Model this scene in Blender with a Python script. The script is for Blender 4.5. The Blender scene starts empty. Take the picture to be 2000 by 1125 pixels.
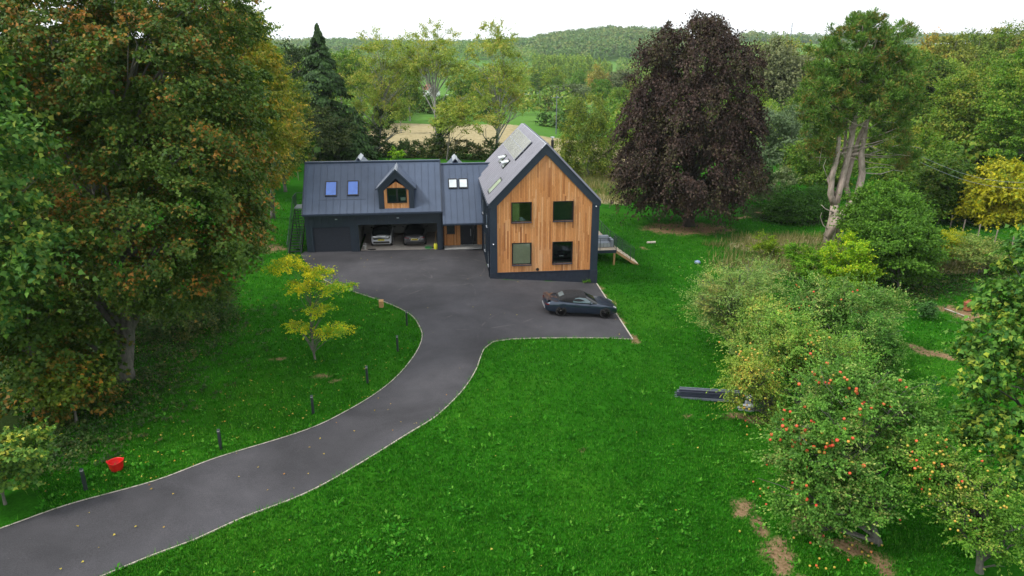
import bpy, math, random
import numpy as np
from math import sin, cos, tan, radians, pi, sqrt, atan2
from mathutils import Vector, Matrix
from mathutils.geometry import delaunay_2d_cdt
R = np.random.default_rng(7)
random.seed(7)
SC = bpy.context.scene
COL = SC.collection

# ------------------------------------------------------------------ camera
F_PX = 1370.0; CAM_H = 16.2; TH = radians(19.2)
cam_d = bpy.data.cameras.new('camera'); cam = bpy.data.objects.new('camera', cam_d); COL.objects.link(cam)
cam.location = (0, 0, CAM_H); cam.rotation_euler = (pi/2 - TH, 0, 0)
cam_d.sensor_width = 36; cam_d.lens = 36*F_PX/2000; cam_d.clip_end = 9000; cam_d.clip_start = .3
SC.camera = cam

def ss(a, b, x):
    t = np.clip((np.asarray(x, float)-a)/(b-a), 0, 1); return t*t*(3-2*t)

KX = [-90, -45, -20, -.5, 6, 8, 13, 30, 50]; KZ = [4, 1.6, .15, 0, -.6, -.95, -1.6, -1.7, -1.3]
KY = [0, 105, 180, 300, 440, 620, 850, 1050, 1300, 1800, 5000]; KYZ = [0, 0, -3, -9, -13, -13, -9, 2, 13, 14, 6]
def terr(x, y):
    x = np.asarray(x, float); y = np.asarray(y, float)
    w = .35+.65*ss(20, 36, y)
    z = np.interp(x, KX, KZ)*np.where(x > 0, w, 1)
    z = z*(1-ss(120, 260, y))
    z = z+np.interp(y, KY, KYZ)
    z = z+10*ss(12, 62, x-.36*y)*(1-ss(300, 700, y))
    far = ss(150, 500, y)
    z = z+far*(2.5*np.sin(x/140+y/260)+1.8*np.sin(x/63-1.3+y/90)+4*ss(500, 1500, y)*np.sin(x/310+.6))
    z = z+ss(650, 1150, y)*(9*np.exp(-((x/np.maximum(y, 1)-.14)/.07)**2)-7*np.exp(-((x/np.maximum(y, 1)+.28)/.14)**2)+5*np.sin(x/95+2)*np.sin(y/130))
    near = 1-ss(90, 130, y)
    z = z+near*.05*np.sin(x*.5+1)*np.sin(y*.43)*ss(6, 12, np.hypot(x+1, (y-45)*.4))
    return z
def tz(x, y, *_): return float(terr(x, y))

def ray(px, py):
    u = (px-1000)/F_PX; v = (562.5-py)/F_PX
    return (u, cos(TH)+v*sin(TH), -sin(TH)+v*cos(TH))
def at(px, py):                     # point of the terrain seen at this place
    d = ray(px, py); t = 6.
    while t < 3500:
        x, y, z = d[0]*t, d[1]*t, CAM_H+d[2]*t
        g = tz(x, y)
        if z <= g:
            lo, hi = t-max(.5, t*.02), t
            for _ in range(24):
                m = (lo+hi)/2
                if CAM_H+d[2]*m <= tz(d[0]*m, d[1]*m): hi = m
                else: lo = m
            t = hi; return (d[0]*t, d[1]*t, tz(d[0]*t, d[1]*t))
        t += max(.4, t*.015)
    return (d[0]*t, d[1]*t, 0)
def atY(px, py, Y):
    d = ray(px, py); t = Y/d[1]; return (d[0]*t, Y, CAM_H+d[2]*t)
def ppm(Y, z): return F_PX/(Y*cos(TH)+(CAM_H-z)*sin(TH))

# ------------------------------------------------------------------ nodes
def mat(name):
    m = bpy.data.materials.new(name); m.use_nodes = True
    nt = m.node_tree; b = nt.nodes['Principled BSDF']
    return m, nt, b
def N(nt, t, **kw):
    n = nt.nodes.new(t)
    for k, v in kw.items():
        if k in n.inputs.keys() if hasattr(n.inputs, 'keys') else False: n.inputs[k].default_value = v
        else: setattr(n, k, v)
    return n
def lk(nt, a, b): nt.links.new(a, b)
def ramp(nt, src, stops, interp='LINEAR'):
    r = nt.nodes.new('ShaderNodeValToRGB'); r.color_ramp.interpolation = interp
    els = r.color_ramp.elements
    while len(els) < len(stops): els.new(.5)
    for e, (p, c) in zip(els, stops):
        e.position = p; e.color = (*c, 1) if len(c) == 3 else c
    lk(nt, src, r.inputs[0]); return r
def math_(nt, op, a, b=None, c=None):
    n = nt.nodes.new('ShaderNodeMath'); n.operation = op
    for i, v in enumerate((a, b, c)):
        if v is None: continue
        if isinstance(v, (int, float)): n.inputs[i].default_value = v
        else: lk(nt, v, n.inputs[i])
    return n.outputs[0]
def mix(nt, f, a, b, mode='MIX'):
    n = nt.nodes.new('ShaderNodeMix'); n.data_type = 'RGBA'; n.blend_type = mode
    if isinstance(f, (int, float)): n.inputs[0].default_value = f
    else: lk(nt, f, n.inputs[0])
    for i, v in ((6, a), (7, b)):
        if isinstance(v, (tuple, list)): n.inputs[i].default_value = (*v[:3], 1)
        else: lk(nt, v, n.inputs[i])
    return n.outputs[2]
def noise(nt, scale, detail=3, rough=.55, vec=None, dist=0):
    n = nt.nodes.new('ShaderNodeTexNoise'); n.inputs['Scale'].default_value = scale
    n.inputs['Detail'].default_value = detail; n.inputs['Roughness'].default_value = rough; n.inputs['Distortion'].default_value = dist
    if vec is not None: lk(nt, vec, n.inputs['Vector'])
    return n.outputs[0]
def objco(nt):
    return nt.nodes.new('ShaderNodeTexCoord').outputs['Object']
def mapping(nt, vec, sc=(1, 1, 1), rot=(0, 0, 0)):
    n = nt.nodes.new('ShaderNodeMapping'); n.inputs['Scale'].default_value = sc; n.inputs['Rotation'].default_value = rot
    lk(nt, vec, n.inputs['Vector']); return n.outputs[0]
def bump(nt, b, h, strength=.3, dist=.02):
    n = nt.nodes.new('ShaderNodeBump'); n.inputs['Strength'].default_value = strength; n.inputs['Distance'].default_value = dist
    lk(nt, h, n.inputs['Height']); lk(nt, n.outputs[0], b.inputs['Normal'])

def plain(name, c, rough=.6, metal=0, var=.15, scale=3., coat=0, spec=.5, bmp=0):
    m, nt, b = mat(name)
    v = objco(nt)
    n1 = noise(nt, scale, 5, .6, v)
    lo = tuple(x*(1-var) for x in c); hi = tuple(min(1, x*(1+var)) for x in c)
    r = ramp(nt, n1, [(.3, lo), (.7, hi)])
    lk(nt, r.outputs[0], b.inputs['Base Color'])
    rr = ramp(nt, noise(nt, scale*2.3, 4, .6, v), [(.3, (rough*.8,)*3), (.7, (min(1, rough*1.2),)*3)])
    lk(nt, rr.outputs[0], b.inputs['Roughness'])
    b.inputs['Metallic'].default_value = metal
    b.inputs['Specular IOR Level'].default_value = spec
    if coat: b.inputs['Coat Weight'].default_value = coat; b.inputs['Coat Roughness'].default_value = .06
    if bmp: bump(nt, b, noise(nt, scale*12, 4, .7, v), bmp, .01)
    return m

def foliage(name, a, bcol, c=None, amt=.5, nscale=.5, tr=.3, rough=.6, spec=.25):
    """leaf material: each leaf its own tint between a and b, with patches of leaves turned to c"""
    m, nt, b = mat(name)
    geo = nt.nodes.new('ShaderNodeNewGeometry'); rnd = geo.outputs['Random Per Island']
    col = ramp(nt, rnd, [(0, a), (.55, tuple((x+y)/2 for x, y in zip(a, bcol))), (1, bcol)]).outputs[0]
    v = objco(nt)
    if c is not None:
        n1 = noise(nt, nscale, 3, .6, v)
        s = math_(nt, 'ADD', n1, math_(nt, 'MULTIPLY', math_(nt, 'FRACT', math_(nt, 'MULTIPLY', rnd, 17.3)), .35))
        f = ramp(nt, s, [(.87-amt*.5, (0, 0, 0)), (1.03-amt*.5, (1, 1, 1))]).outputs[0]
        col = mix(nt, f, col, c)
    n2 = noise(nt, 1.3, 2, .5, v)
    col = mix(nt, 1., col, ramp(nt, n2, [(.3, (.68, .66, .6)), (.7, (1.42, 1.26, 1.0))]).outputs[0], 'MULTIPLY')
    oi = nt.nodes.new('ShaderNodeObjectInfo')
    col = mix(nt, 1., col, oi.outputs['Color'], 'MULTIPLY')
    lk(nt, col, b.inputs['Base Color']); b.inputs['Roughness'].default_value = rough
    b.inputs['Specular IOR Level'].default_value = spec
    t = nt.nodes.new('ShaderNodeBsdfTranslucent')
    lk(nt, mix(nt, 1., col, (1.15, 1.25, .7), 'MULTIPLY'), t.inputs['Color'])
    ms = nt.nodes.new('ShaderNodeMixShader'); ms.inputs[0].default_value = tr
    lk(nt, b.outputs[0], ms.inputs[1]); lk(nt, t.outputs[0], ms.inputs[2])
    lk(nt, ms.outputs[0], nt.nodes['Material Output'].inputs[0])
    return m

M = {}
def bark(name, a, b_, sc=9):
    m, nt, b = mat(name); v = objco(nt)
    n1 = noise(nt, sc, 6, .7, mapping(nt, v, (1, 1, .25)))
    n2 = noise(nt, 1.2, 3, .6, v)
    c = ramp(nt, n1, [(.3, a), (.7, b_)]).outputs[0]
    c = mix(nt, ramp(nt, n2, [(.45, (0, 0, 0)), (.7, (.5, .5, .5))]).outputs[0], c, (.05, .08, .03))
    lk(nt, c, b.inputs['Base Color']); b.inputs['Roughness'].default_value = .9
    bump(nt, b, n1, .6, .03); return m
M['bark'] = bark('bark_grey', (.06, .055, .05), (.20, .19, .165))
M['bark_dark'] = bark('bark_dark', (.03, .025, .02), (.09, .075, .06))
M['bark_pine'] = bark('bark_pine', (.24, .19, .16), (.58, .48, .41), 6)
M['bark_pale'] = bark('bark_pale', (.16, .16, .14), (.42, .42, .38))
M['deadwood'] = bark('bare_wood', (.28, .25, .21), (.55, .5, .43))

# leaves
M['maple'] = foliage('maple_leaves', (.030, .092, .014), (.105, .185, .026), (.34, .165, .036), .22, .33, .25)
M['maple_r'] = foliage('green_maple_leaves', (.022, .105, .022), (.12, .27, .045), (.38, .46, .08), .22, .9, .25)
M['yellowleaf'] = foliage('yellow_green_leaves', (.09, .17, .015), (.26, .31, .03), (.48, .36, .04), .34, .35, .35)
M['locust'] = foliage('gold_leaves', (.50, .50, .015), (.85, .70, .03), (.16, .38, .03), .62, .28, .3)
M['bluegreen'] = foliage('conifer_sprays', (.015, .052, .014), (.050, .125, .026), None, tr=.12)
M['ash'] = foliage('ash_leaves', (.19, .32, .05), (.40, .52, .11), (.55, .50, .13), .30, .3, .4)
M['dark'] = foliage('dark_leaves', (.016, .045, .012), (.045, .095, .022), None, tr=.2)
M['hedge'] = foliage('hedge_leaves', (.018, .060, .012), (.055, .125, .024), (.12, .14, .04), .30, .3, .2)
M['beech'] = foliage('copper_beech_leaves', (.026, .019, .021), (.098, .066, .064), (.070, .075, .034), .30, .35, .25)
M['pine'] = foliage('pine_needles', (.045, .145, .022), (.15, .30, .05), (.30, .22, .07), .26, .7, .2)
M['birch'] = foliage('birch_leaves', (.09, .15, .022), (.25, .29, .05), (.42, .38, .06), .30, .5, .35)
M['silver'] = foliage('silver_leaves', (.14, .20, .13), (.34, .40, .28), None, tr=.3)
M['green'] = foliage('fresh_green_leaves', (.050, .145, .014), (.18, .34, .036), (.28, .32, .06), .32, .3, .3)
M['bush'] = foliage('dense_shrub_leaves', (.045, .15, .014), (.13, .30, .032), None, tr=.3)
M['lime'] = foliage('lime_leaves', (.13, .34, .012), (.36, .60, .02), (.6, .64, .03), .2, .8, .35)
M['autumn'] = foliage('autumn_canopy', (.09, .17, .03), (.25, .32, .06), (.40, .32, .08), .34, .12, .3)
M['gold'] = foliage('golden_leaves', (.30, .34, .015), (.58, .56, .03), (.18, .30, .03), .34, .4, .35)
M['apple_l'] = foliage('apple_leaves', (.055, .185, .026), (.20, .42, .08), (.46, .52, .20), .18, .9, .3)
M['olive'] = foliage('thin_olive_leaves', (.13, .27, .06), (.36, .54, .16), (.52, .46, .16), .24, .8, .3)
M['far'] = foliage('far_canopy', (.07, .16, .04), (.18, .30, .07), (.28, .30, .09), .35, .012, .2)

# metals, wood
M['dark_seam'] = plain('anthracite_metal', (.022, .033, .050), .42, 0, .12, 1.2)
M['roof_seam'] = plain('anthracite_roof_sheet', (.060, .086, .140), .42, .05, .12, .8)
M['trim'] = plain('navy_grey_trim', (.020, .031, .052), .45, 0, .12, 2)
M['plinth'] = plain('dark_plinth_render', (.014, .021, .038), .7, 0, .15, 2, bmp=.2)
M['corr'] = plain('ribbed_metal', (.175, .178, .215), .42, .3, .08, .8)
M['cap'] = plain('ridge_flashing', (.50, .54, .60), .35, .5, .06, 2)
M['frame'] = plain('window_frame', (.012, .014, .017), .35, 0, .1, 3)
M['reveal'] = plain('window_reveal', (.012, .012, .012), .6)
M['door'] = plain('door_navy', (.010, .014, .022), .4)
M['roller'] = plain('roller_door', (.012, .018, .030), .45)
M['concrete'] = plain('pale_concrete', (.50, .45, .40), .8, 0, .14, 1.5, bmp=.2)
M['innerwall'] = plain('plaster_inside', (.24, .25, .23), .9, 0, .08, 1)
M['stone'] = plain('paving_stone', (.42, .43, .42), .7, 0, .15, 2.5, bmp=.2)
M['kerb'] = plain('kerb_concrete', (.46, .42, .35), .85, 0, .25, 3, bmp=.3)
M['white'] = plain('white_plastic', (.75, .75, .74), .5)
M['silverm'] = plain('brushed_steel', (.6, .6, .62), .3, 1)
M['black'] = plain('black_stuff', (.01, .01, .011), .6)
M['rubber'] = plain('tyre_rubber', (.012, .012, .013), .8)
M['decking'] = plain('deck_boards', (.62, .52, .39), .8, 0, .15, 3)
M['softwood'] = plain('fresh_softwood', (.50, .29, .14), .75, 0, .2, 4)
M['darkmetal'] = plain('stair_steel', (.030, .040, .042), .5, .3)
M['railmetal'] = plain('rail_steel', (.05, .075, .075), .5, .3)
M['cover'] = plain('grey_furniture_cover', (.30, .33, .38), .8, 0, .15, 4, bmp=.3)
M['red'] = plain('red_rubber', (.62, .010, .008), .45, 0, .08, 3)
M['rust'] = plain('rusty_steel', (.28, .085, .045), .8, 0, .3, 8)
M['yellow'] = plain('yellow_plastic', (.72, .70, .04), .45)
M['hose'] = plain('green_hose', (.02, .30, .06), .5)
M['bluebag'] = plain('pale_blue_plastic', (.22, .30, .46), .4, 0, .2, 8)
def appleskin(name, a, b1, c):
    m, nt, b = mat(name); oi = nt.nodes.new('ShaderNodeObjectInfo')
    col = ramp(nt, oi.outputs['Random'], [(0, a), (.65, b1), (1, c)]).outputs[0]
    col = mix(nt, ramp(nt, noise(nt, 14, 3, .6, objco(nt)), [(.45, (0, 0, 0)), (.65, (.7, .7, .7))]).outputs[0], col, c)
    lk(nt, col, b.inputs['Base Color']); b.inputs['Roughness'].default_value = .4; return m
M['applered'] = appleskin('red_apple_skin', (.60, .025, .02), (.68, .07, .03), (.66, .22, .06))
M['appleyel'] = appleskin('yellow_apple_skin', (.34, .36, .05), (.52, .38, .05), (.60, .28, .05))
M['rail_grey'] = plain('grey_profile', (.16, .185, .23), .5, .1, .15, 4)
M['rail_dark'] = plain('dark_profile', (.03, .035, .06), .5)
M['block'] = plain('grey_block', (.38, .41, .45), .85, 0, .12, 5)
M['post_wood'] = plain('weathered_post', (.26, .22, .17), .9, 0, .25, 7)
M['oakpost'] = plain('oak_post', (.45, .26, .11), .8, 0, .2, 7)
M['housewhite'] = plain('white_render', (.80, .82, .85), .8)
M['tile'] = plain('red_roof_tile', (.30, .12, .08), .8, 0, .2, 2)
M['slate'] = plain('slate_roof', (.12, .12, .14), .7)
M['plate_y'] = plain('yellow_plate', (.75, .62, .02), .4)
M['blind'] = plain('beige_blind', (.85, .74, .52), .9, 0, .08, 3)
M['paper'] = plain('white_paper', (.8, .82, .8), .7)
M['greenwall'] = plain('room_wall_green', (.40, .46, .16), .9)
M['curtain'] = plain('dark_green_curtain', (.05, .09, .06), .9)

m, nt, b = mat('window_glass'); M['glass'] = m
tr_ = nt.nodes.new('ShaderNodeBsdfTransparent'); tr_.inputs[0].default_value = (.80, .86, .84, 1)
gl = nt.nodes.new('ShaderNodeBsdfGlossy'); gl.inputs['Roughness'].default_value = .015; gl.inputs[0].default_value = (.9, .95, 1, 1)
fr = nt.nodes.new('ShaderNodeFresnel'); fr.inputs[0].default_value = 1.55
mx = nt.nodes.new('ShaderNodeMixShader'); lk(nt, fr.outputs[0], mx.inputs[0]); lk(nt, tr_.outputs[0], mx.inputs[1]); lk(nt, gl.outputs[0], mx.inputs[2])
lk(nt, mx.outputs[0], nt.nodes['Material Output'].inputs[0])
def skyglass(name, c, rough=.05, met=.0):
    m, nt, b = mat(name); b.inputs['Base Color'].default_value = (*c, 1); b.inputs['Roughness'].default_value = rough
    b.inputs['Metallic'].default_value = met; b.inputs['Specular IOR Level'].default_value = .8
    n1 = noise(nt, 1.5, 2, .5, objco(nt)); lk(nt, ramp(nt, n1, [(.3, tuple(x*.85 for x in c)), (.7, tuple(min(1, x*1.12) for x in c))]).outputs[0], b.inputs['Base Color'])
    return m
M['bluepane'] = skyglass('blue_blind_pane', (.075, .19, .62))
M['whitepane'] = skyglass('white_blind_pane', (.62, .68, .72))
M['pvglass'] = skyglass('solar_cell_glass', (.30, .30, .28), .25, .3)
M['greenpane'] = skyglass('roof_window_pane', (.42, .50, .36), .1, .1)
M['carglass'] = skyglass('car_glass', (.012, .016, .018), .04)
M['carglass_side'] = skyglass('car_side_glass', (.10, .15, .17), .04)
M['lampglass'] = skyglass('car_lamp', (.5, .5, .52), .1, .3)
M['lampred'] = skyglass('car_red_lamp', (.18, .01, .01), .1)

def carpaint(name, c, met=.6, rough=.28):
    m, nt, b = mat(name); v = objco(nt)
    lk(nt, ramp(nt, noise(nt, 2, 3, .5, v), [(.3, tuple(x*.92 for x in c)), (.7, tuple(x*1.08 for x in c))]).outputs[0], b.inputs['Base Color'])
    b.inputs['Metallic'].default_value = met; b.inputs['Roughness'].default_value = rough
    b.inputs['Coat Weight'].default_value = 1; b.inputs['Coat Roughness'].default_value = .04
    return m
M['paint_blue'] = carpaint('midnight_blue_paint', (.026, .044, .075))
M['paint_grey'] = carpaint('graphite_paint', (.10, .10, .11))
M['paint_white'] = carpaint('white_paint', (.62, .64, .68), 0)
M['paint_black'] = carpaint('gloss_black_paint', (.006, .006, .007), 0, .15)
M['canvas'] = plain('black_canvas', (.008, .008, .010), .85, 0, .1, 5)

# timber cladding : vertical boards of differing tints
m, nt, b = mat('cedar_cladding'); M['cedar'] = m
v = objco(nt); sep = nt.nodes.new('ShaderNodeSeparateXYZ'); lk(nt, v, sep.inputs[0])
bw = .118
ix = math_(nt, 'FLOOR', math_(nt, 'DIVIDE', sep.outputs[0], bw))
w1 = nt.nodes.new('ShaderNodeTexWhiteNoise'); w1.noise_dimensions = '1D'; lk(nt, ix, w1.inputs['W'])
iz = math_(nt, 'FLOOR', math_(nt, 'ADD', math_(nt, 'DIVIDE', sep.outputs[2], 2.1), math_(nt, 'MULTIPLY', w1.outputs[0], 7.7)))
cb = nt.nodes.new('ShaderNodeCombineXYZ'); lk(nt, ix, cb.inputs[0]); lk(nt, iz, cb.inputs[1])
w2 = nt.nodes.new('ShaderNodeTexWhiteNoise'); w2.noise_dimensions = '2D'; lk(nt, cb.outputs[0], w2.inputs['Vector'])
boards = ramp(nt, w2.outputs[0], [(0, (.36, .13, .038)), (.06, (.48, .185, .055)), (.3, (.60, .25, .078)), (.65, (.66, .29, .098)), (.88, (.72, .35, .135)), (1, (.76, .41, .19))]).outputs[0]
grain = noise(nt, 6, 6, .7, mapping(nt, v, (9, 9, .7)))
boards = mix(nt, 1., boards, ramp(nt, grain, [(.3, (.72, .68, .64)), (.7, (1.15, 1.17, 1.2))]).outputs[0], 'MULTIPLY')
patch = noise(nt, .55, 4, .6, mapping(nt, v, (1, 1, .6)))
boards = mix(nt, ramp(nt, patch, [(.5, (0, 0, 0)), (.75, (.35, .35, .35))]).outputs[0], boards, (.60, .36, .21))
fx = math_(nt, 'FRACT', math_(nt, 'DIVIDE', sep.outputs[0], bw))
gap = math_(nt, 'LESS_THAN', fx, .07)
boards = mix(nt, gap, boards, (.07, .03, .012))
lk(nt, boards, b.inputs['Base Color']); b.inputs['Roughness'].default_value = .75
bump(nt, b, math_(nt, 'SUBTRACT', grain, math_(nt, 'MULTIPLY', gap, 3)), .35, .01)

# asphalt
m, nt, b = mat('asphalt'); M['asphalt'] = m
v = objco(nt)
big = noise(nt, .16, 5, .6, v, .6); mid = noise(nt, .9, 5, .65, v); fine = noise(nt, 30, 3, .8, v)
c = ramp(nt, big, [(.3, (.024, .024, .028)), (.7, (.066, .065, .074))]).outputs[0]
c = mix(nt, 1., c, ramp(nt, mid, [(.3, (.82, .82, .83)), (.75, (1.16, 1.14, 1.13))]).outputs[0], 'MULTIPLY')
c = mix(nt, 1., c, ramp(nt, fine, [(.25, (.45, .45, .45)), (.75, (1.6, 1.6, 1.6))]).outputs[0], 'MULTIPLY')
# scuffs from turning tyres : rings about a few centres, broken up by noise
def ringmark(cx, cy, r, w):
    mp = nt.nodes.new('ShaderNodeMapping'); mp.inputs['Location'].default_value = (-cx, -cy, 0); lk(nt, v, mp.inputs[0])
    vm = nt.nodes.new('ShaderNodeVectorMath'); vm.operation = 'LENGTH'
    s2 = nt.nodes.new('ShaderNodeVectorMath'); s2.operation = 'MULTIPLY'; s2.inputs[1].default_value = (1, 1, 0); lk(nt, mp.outputs[0], s2.inputs[0])
    lk(nt, s2.outputs[0], vm.inputs[0])
    d = math_(nt, 'ABSOLUTE', math_(nt, 'SUBTRACT', vm.outputs['Value'], r))
    return math_(nt, 'LESS_THAN', d, w)
rm = None
for a_ in ((-4.5, 50.5, 2.4, .05), (-4.9, 50.3, 3.5, .06), (-10, 48, 4.2, .05), (-3, 44, 5.2, .05), (4, 38, 6, .05), (-9, 45, 6.5, .06)):
    q = ringmark(*a_); rm = q if rm is None else math_(nt, 'MAXIMUM', rm, q)
brk = ramp(nt, noise(nt, .8, 4, .7, v), [(.5, (0, 0, 0)), (.66, (.22, .22, .22))]).outputs[0]
c = mix(nt, math_(nt, 'MULTIPLY', rm, brk), c, (.22, .20, .19))
spk = ramp(nt, noise(nt, 7, 2, .9, v), [(.74, (0, 0, 0)), (.78, (.7, .7, .7))]).outputs[0]
c = mix(nt, spk, c, (.20, .18, .16))
lk(nt, c, b.inputs['Base Color']); b.inputs['Roughness'].default_value = .85
bump(nt, b, fine, .5, .01)

# ground : cover attribute  R bare earth, G dry straw coloured grass, B rough dark weeds
m, nt, b = mat('lawn_and_fields'); M['ground'] = m
v = objco(nt)
at_ = nt.nodes.new('ShaderNodeVertexColor'); at_.layer_name = 'cover'
sp = nt.nodes.new('ShaderNodeSeparateColor'); lk(nt, at_.outputs[0], sp.inputs[0])
n1 = noise(nt, .12, 5, .6, v); n2 = noise(nt, 1.1, 5, .65, v); n3 = noise(nt, 9, 4, .7, v); n4 = noise(nt, .012, 3, .5, v)
g = ramp(nt, n1, [(.25, (.012, .080, .004)), (.5, (.020, .108, .006)), (.75, (.042, .145, .010))]).outputs[0]
g = mix(nt, 1., g, ramp(nt, n2, [(.3, (.72, .78, .72)), (.7, (1.25, 1.2, 1.2))]).outputs[0], 'MULTIPLY')
g = mix(nt, 1., g, ramp(nt, n3, [(.3, (.6, .66, .6)), (.7, (1.35, 1.3, 1.3))]).outputs[0], 'MULTIPLY')
br = math_(nt, 'ADD', math_(nt, 'MULTIPLY', math_(nt, 'SUBTRACT', n2, .5), .9), math_(nt, 'MULTIPLY', math_(nt, 'SUBTRACT', n3, .5), .7))
def msk(ch):
    return ramp(nt, math_(nt, 'ADD', sp.outputs[ch], math_(nt, 'MULTIPLY', br, math_(nt, 'MULTIPLY', math_(nt, 'MINIMUM', sp.outputs[ch], .6), 3.0))), [(.24, (0, 0, 0)), (.72, (1, 1, 1))]).outputs[0]
weed = ramp(nt, n3, [(.3, (.010, .022, .006)), (.7, (.035, .060, .015))]).outputs[0]
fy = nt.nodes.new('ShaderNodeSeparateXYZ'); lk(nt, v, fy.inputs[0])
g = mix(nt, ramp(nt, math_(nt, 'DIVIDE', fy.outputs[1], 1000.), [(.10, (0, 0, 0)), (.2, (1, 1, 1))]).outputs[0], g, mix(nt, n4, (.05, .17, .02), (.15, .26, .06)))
g = mix(nt, msk(2), g, weed)
straw = ramp(nt, n2, [(.25, (.20, .17, .08)), (.55, (.36, .305, .175)), (.8, (.43, .37, .23))]).outputs[0]
g = mix(nt, msk(1), g, straw)
earth = ramp(nt, n3, [(.3, (.12, .07, .035)), (.7, (.31, .215, .125))]).outputs[0]
g = mix(nt, msk(0), g, earth)
lk(nt, g, b.inputs['Base Color']); b.inputs['Roughness'].default_value = 1; b.inputs['Specular IOR Level'].default_value = .02
bump(nt, b, n3, .5, .05)

# grass blades
def bladematerial(name, a, bb, c, tr=.3):
    m, nt, b = mat(name)
    geo = nt.nodes.new('ShaderNodeNewGeometry'); v = objco(nt)
    col = ramp(nt, geo.outputs['Random Per Island'], [(0, a), (.8, bb), (1, c)]).outputs[0]
    col = mix(nt, 1., col, ramp(nt, noise(nt, .13, 5, .6, v), [(.25, (.70, .78, .7)), (.5, (1, 1, 1)), (.75, (1.7, 1.25, 1.4))]).outputs[0], 'MULTIPLY')
    col = mix(nt, 1., col, ramp(nt, noise(nt, 1.1, 4, .65, v), [(.3, (.75, .78, .75)), (.7, (1.25, 1.2, 1.2))]).outputs[0], 'MULTIPLY')
    lk(nt, col, b.inputs['Base Color']); b.inputs['Roughness'].default_value = .7; b.inputs['Specular IOR Level'].default_value = .04
    t = nt.nodes.new('ShaderNodeBsdfTranslucent'); lk(nt, col, t.inputs[0])
    ms = nt.nodes.new('ShaderNodeMixShader'); ms.inputs[0].default_value = tr
    lk(nt, b.outputs[0], ms.inputs[1]); lk(nt, t.outputs[0], ms.inputs[2]); lk(nt, ms.outputs[0], nt.nodes['Material Output'].inputs[0])
    return m
M['blade'] = bladematerial('grass_blade', (.014, .120, .005), (.045, .245, .012), (.14, .36, .04))
M['tallgrass'] = bladematerial('tall_grass_blade', (.10, .17, .03), (.28, .26, .10), (.42, .36, .18))
M['weedleaf'] = bladematerial('weed_leaf', (.016, .13, .008), (.060, .27, .018), (.15, .38, .05))
M['litter'] = bladematerial('fallen_leaf', (.30, .22, .03), (.45, .40, .08), (.30, .12, .04), .1)

# ------------------------------------------------------------------ mesh helpers
class MB:
    def __init__(s): s.v = []; s.f = []
    def add(s, vs, fs):
        o = len(s.v); s.v += [tuple(map(float, p)) for p in vs]; s.f += [tuple(i+o for i in f) for f in fs]; return s
    def box(s, x0, x1, y0, y1, z0, z1):
        return s.add([(x0, y0, z0), (x1, y0, z0), (x1, y1, z0), (x0, y1, z0), (x0, y0, z1), (x1, y0, z1), (x1, y1, z1), (x0, y1, z1)],
                     [(0, 3, 2, 1), (4, 5, 6, 7), (0, 1, 5, 4), (1, 2, 6, 5), (2, 3, 7, 6), (3, 0, 4, 7)])
    def slab(s, a, b, c, d, t, n=None):      # quad with thickness t along its normal (downwards)
        a, b, c, d = map(Vector, (a, b, c, d)); n = Vector(n) if n else (b-a).cross(d-a).normalized()
        lo = [p-n*t for p in (a, b, c, d)]
        return s.add([*lo, a, b, c, d], [(0, 3, 2, 1), (4, 5, 6, 7), (0, 1, 5, 4), (1, 2, 6, 5), (2, 3, 7, 6), (3, 0, 4, 7)])
    def prism(s, pts, d):                    # polygon swept along d
        n = len(pts); p2 = [tuple(a+b for a, b in zip(p, d)) for p in pts]
        return s.add(list(pts)+p2, [tuple(range(n))[::-1], tuple(range(n, 2*n))]+[(i, (i+1) % n, n+(i+1) % n, n+i) for i in range(n)])
    def tube(s, pts, rs, k=6, cap=True):
        if isinstance(rs, (int, float)): rs = [rs]*len(pts)
        P = [Vector(p) for p in pts]; rings = []; prev = None
        for i, p in enumerate(P):
            t = (P[min(i+1, len(P)-1)]-P[max(i-1, 0)]).normalized()
            a = prev if prev is not None else (Vector((0, 0, 1)) if abs(t.z) < .9 else Vector((1, 0, 0)))
            u = (a-t*a.dot(t)); u = u.normalized() if u.length > 1e-6 else t.orthogonal().normalized(); w = t.cross(u); prev = u
            rings.append([p+(u*cos(2*pi*j/k)+w*sin(2*pi*j/k))*rs[i] for j in range(k)])
        vs = [q for r in rings for q in r]; fs = []
        for i in range(len(P)-1):
            for j in range(k): fs.append((i*k+j, i*k+(j+1) % k, (i+1)*k+(j+1) % k, (i+1)*k+j))
        if cap: fs += [tuple(range(k))[::-1], tuple(range((len(P)-1)*k, len(P)*k))]
        return s.add(vs, fs)
    def lathe(s, prof, k=20, c=(0, 0, 0), axis='z'):
        vs = []
        for r, h in prof:
            for j in range(k):
                a = 2*pi*j/k
                p = (r*cos(a), r*sin(a), h) if axis == 'z' else (r*cos(a), h, r*sin(a))
                vs.append(tuple(x+y for x, y in zip(p, c)))
        n = len(prof); fs = [(i*k+j, i*k+(j+1) % k, (i+1)*k+(j+1) % k, (i+1)*k+j) for i in range(n-1) for j in range(k)]
        if prof[0][0] > 1e-4: fs.append(tuple(range(k))[::-1])
        if prof[-1][0] > 1e-4: fs.append(tuple(range((n-1)*k, n*k)))
        return s.add(vs, fs)
    def mesh(s, name):
        me = bpy.data.meshes.new(name); me.from_pydata(s.v, [], s.f); me.update(); return me
    def build(s, name, m, parent=None, smooth=False, bevel=0, loc=None):
        me = s.mesh(name); o = bpy.data.objects.new(name, me); COL.objects.link(o)
        if m: me.materials.append(m)
        if smooth: me.shade_smooth()
        if parent: o.parent = parent
        if loc: o.location = loc
        if bevel:
            bm = o.modifiers.new('bevel', 'BEVEL'); bm.width = bevel; bm.segments = 2; bm.limit_method = 'ANGLE'
        return o

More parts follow.
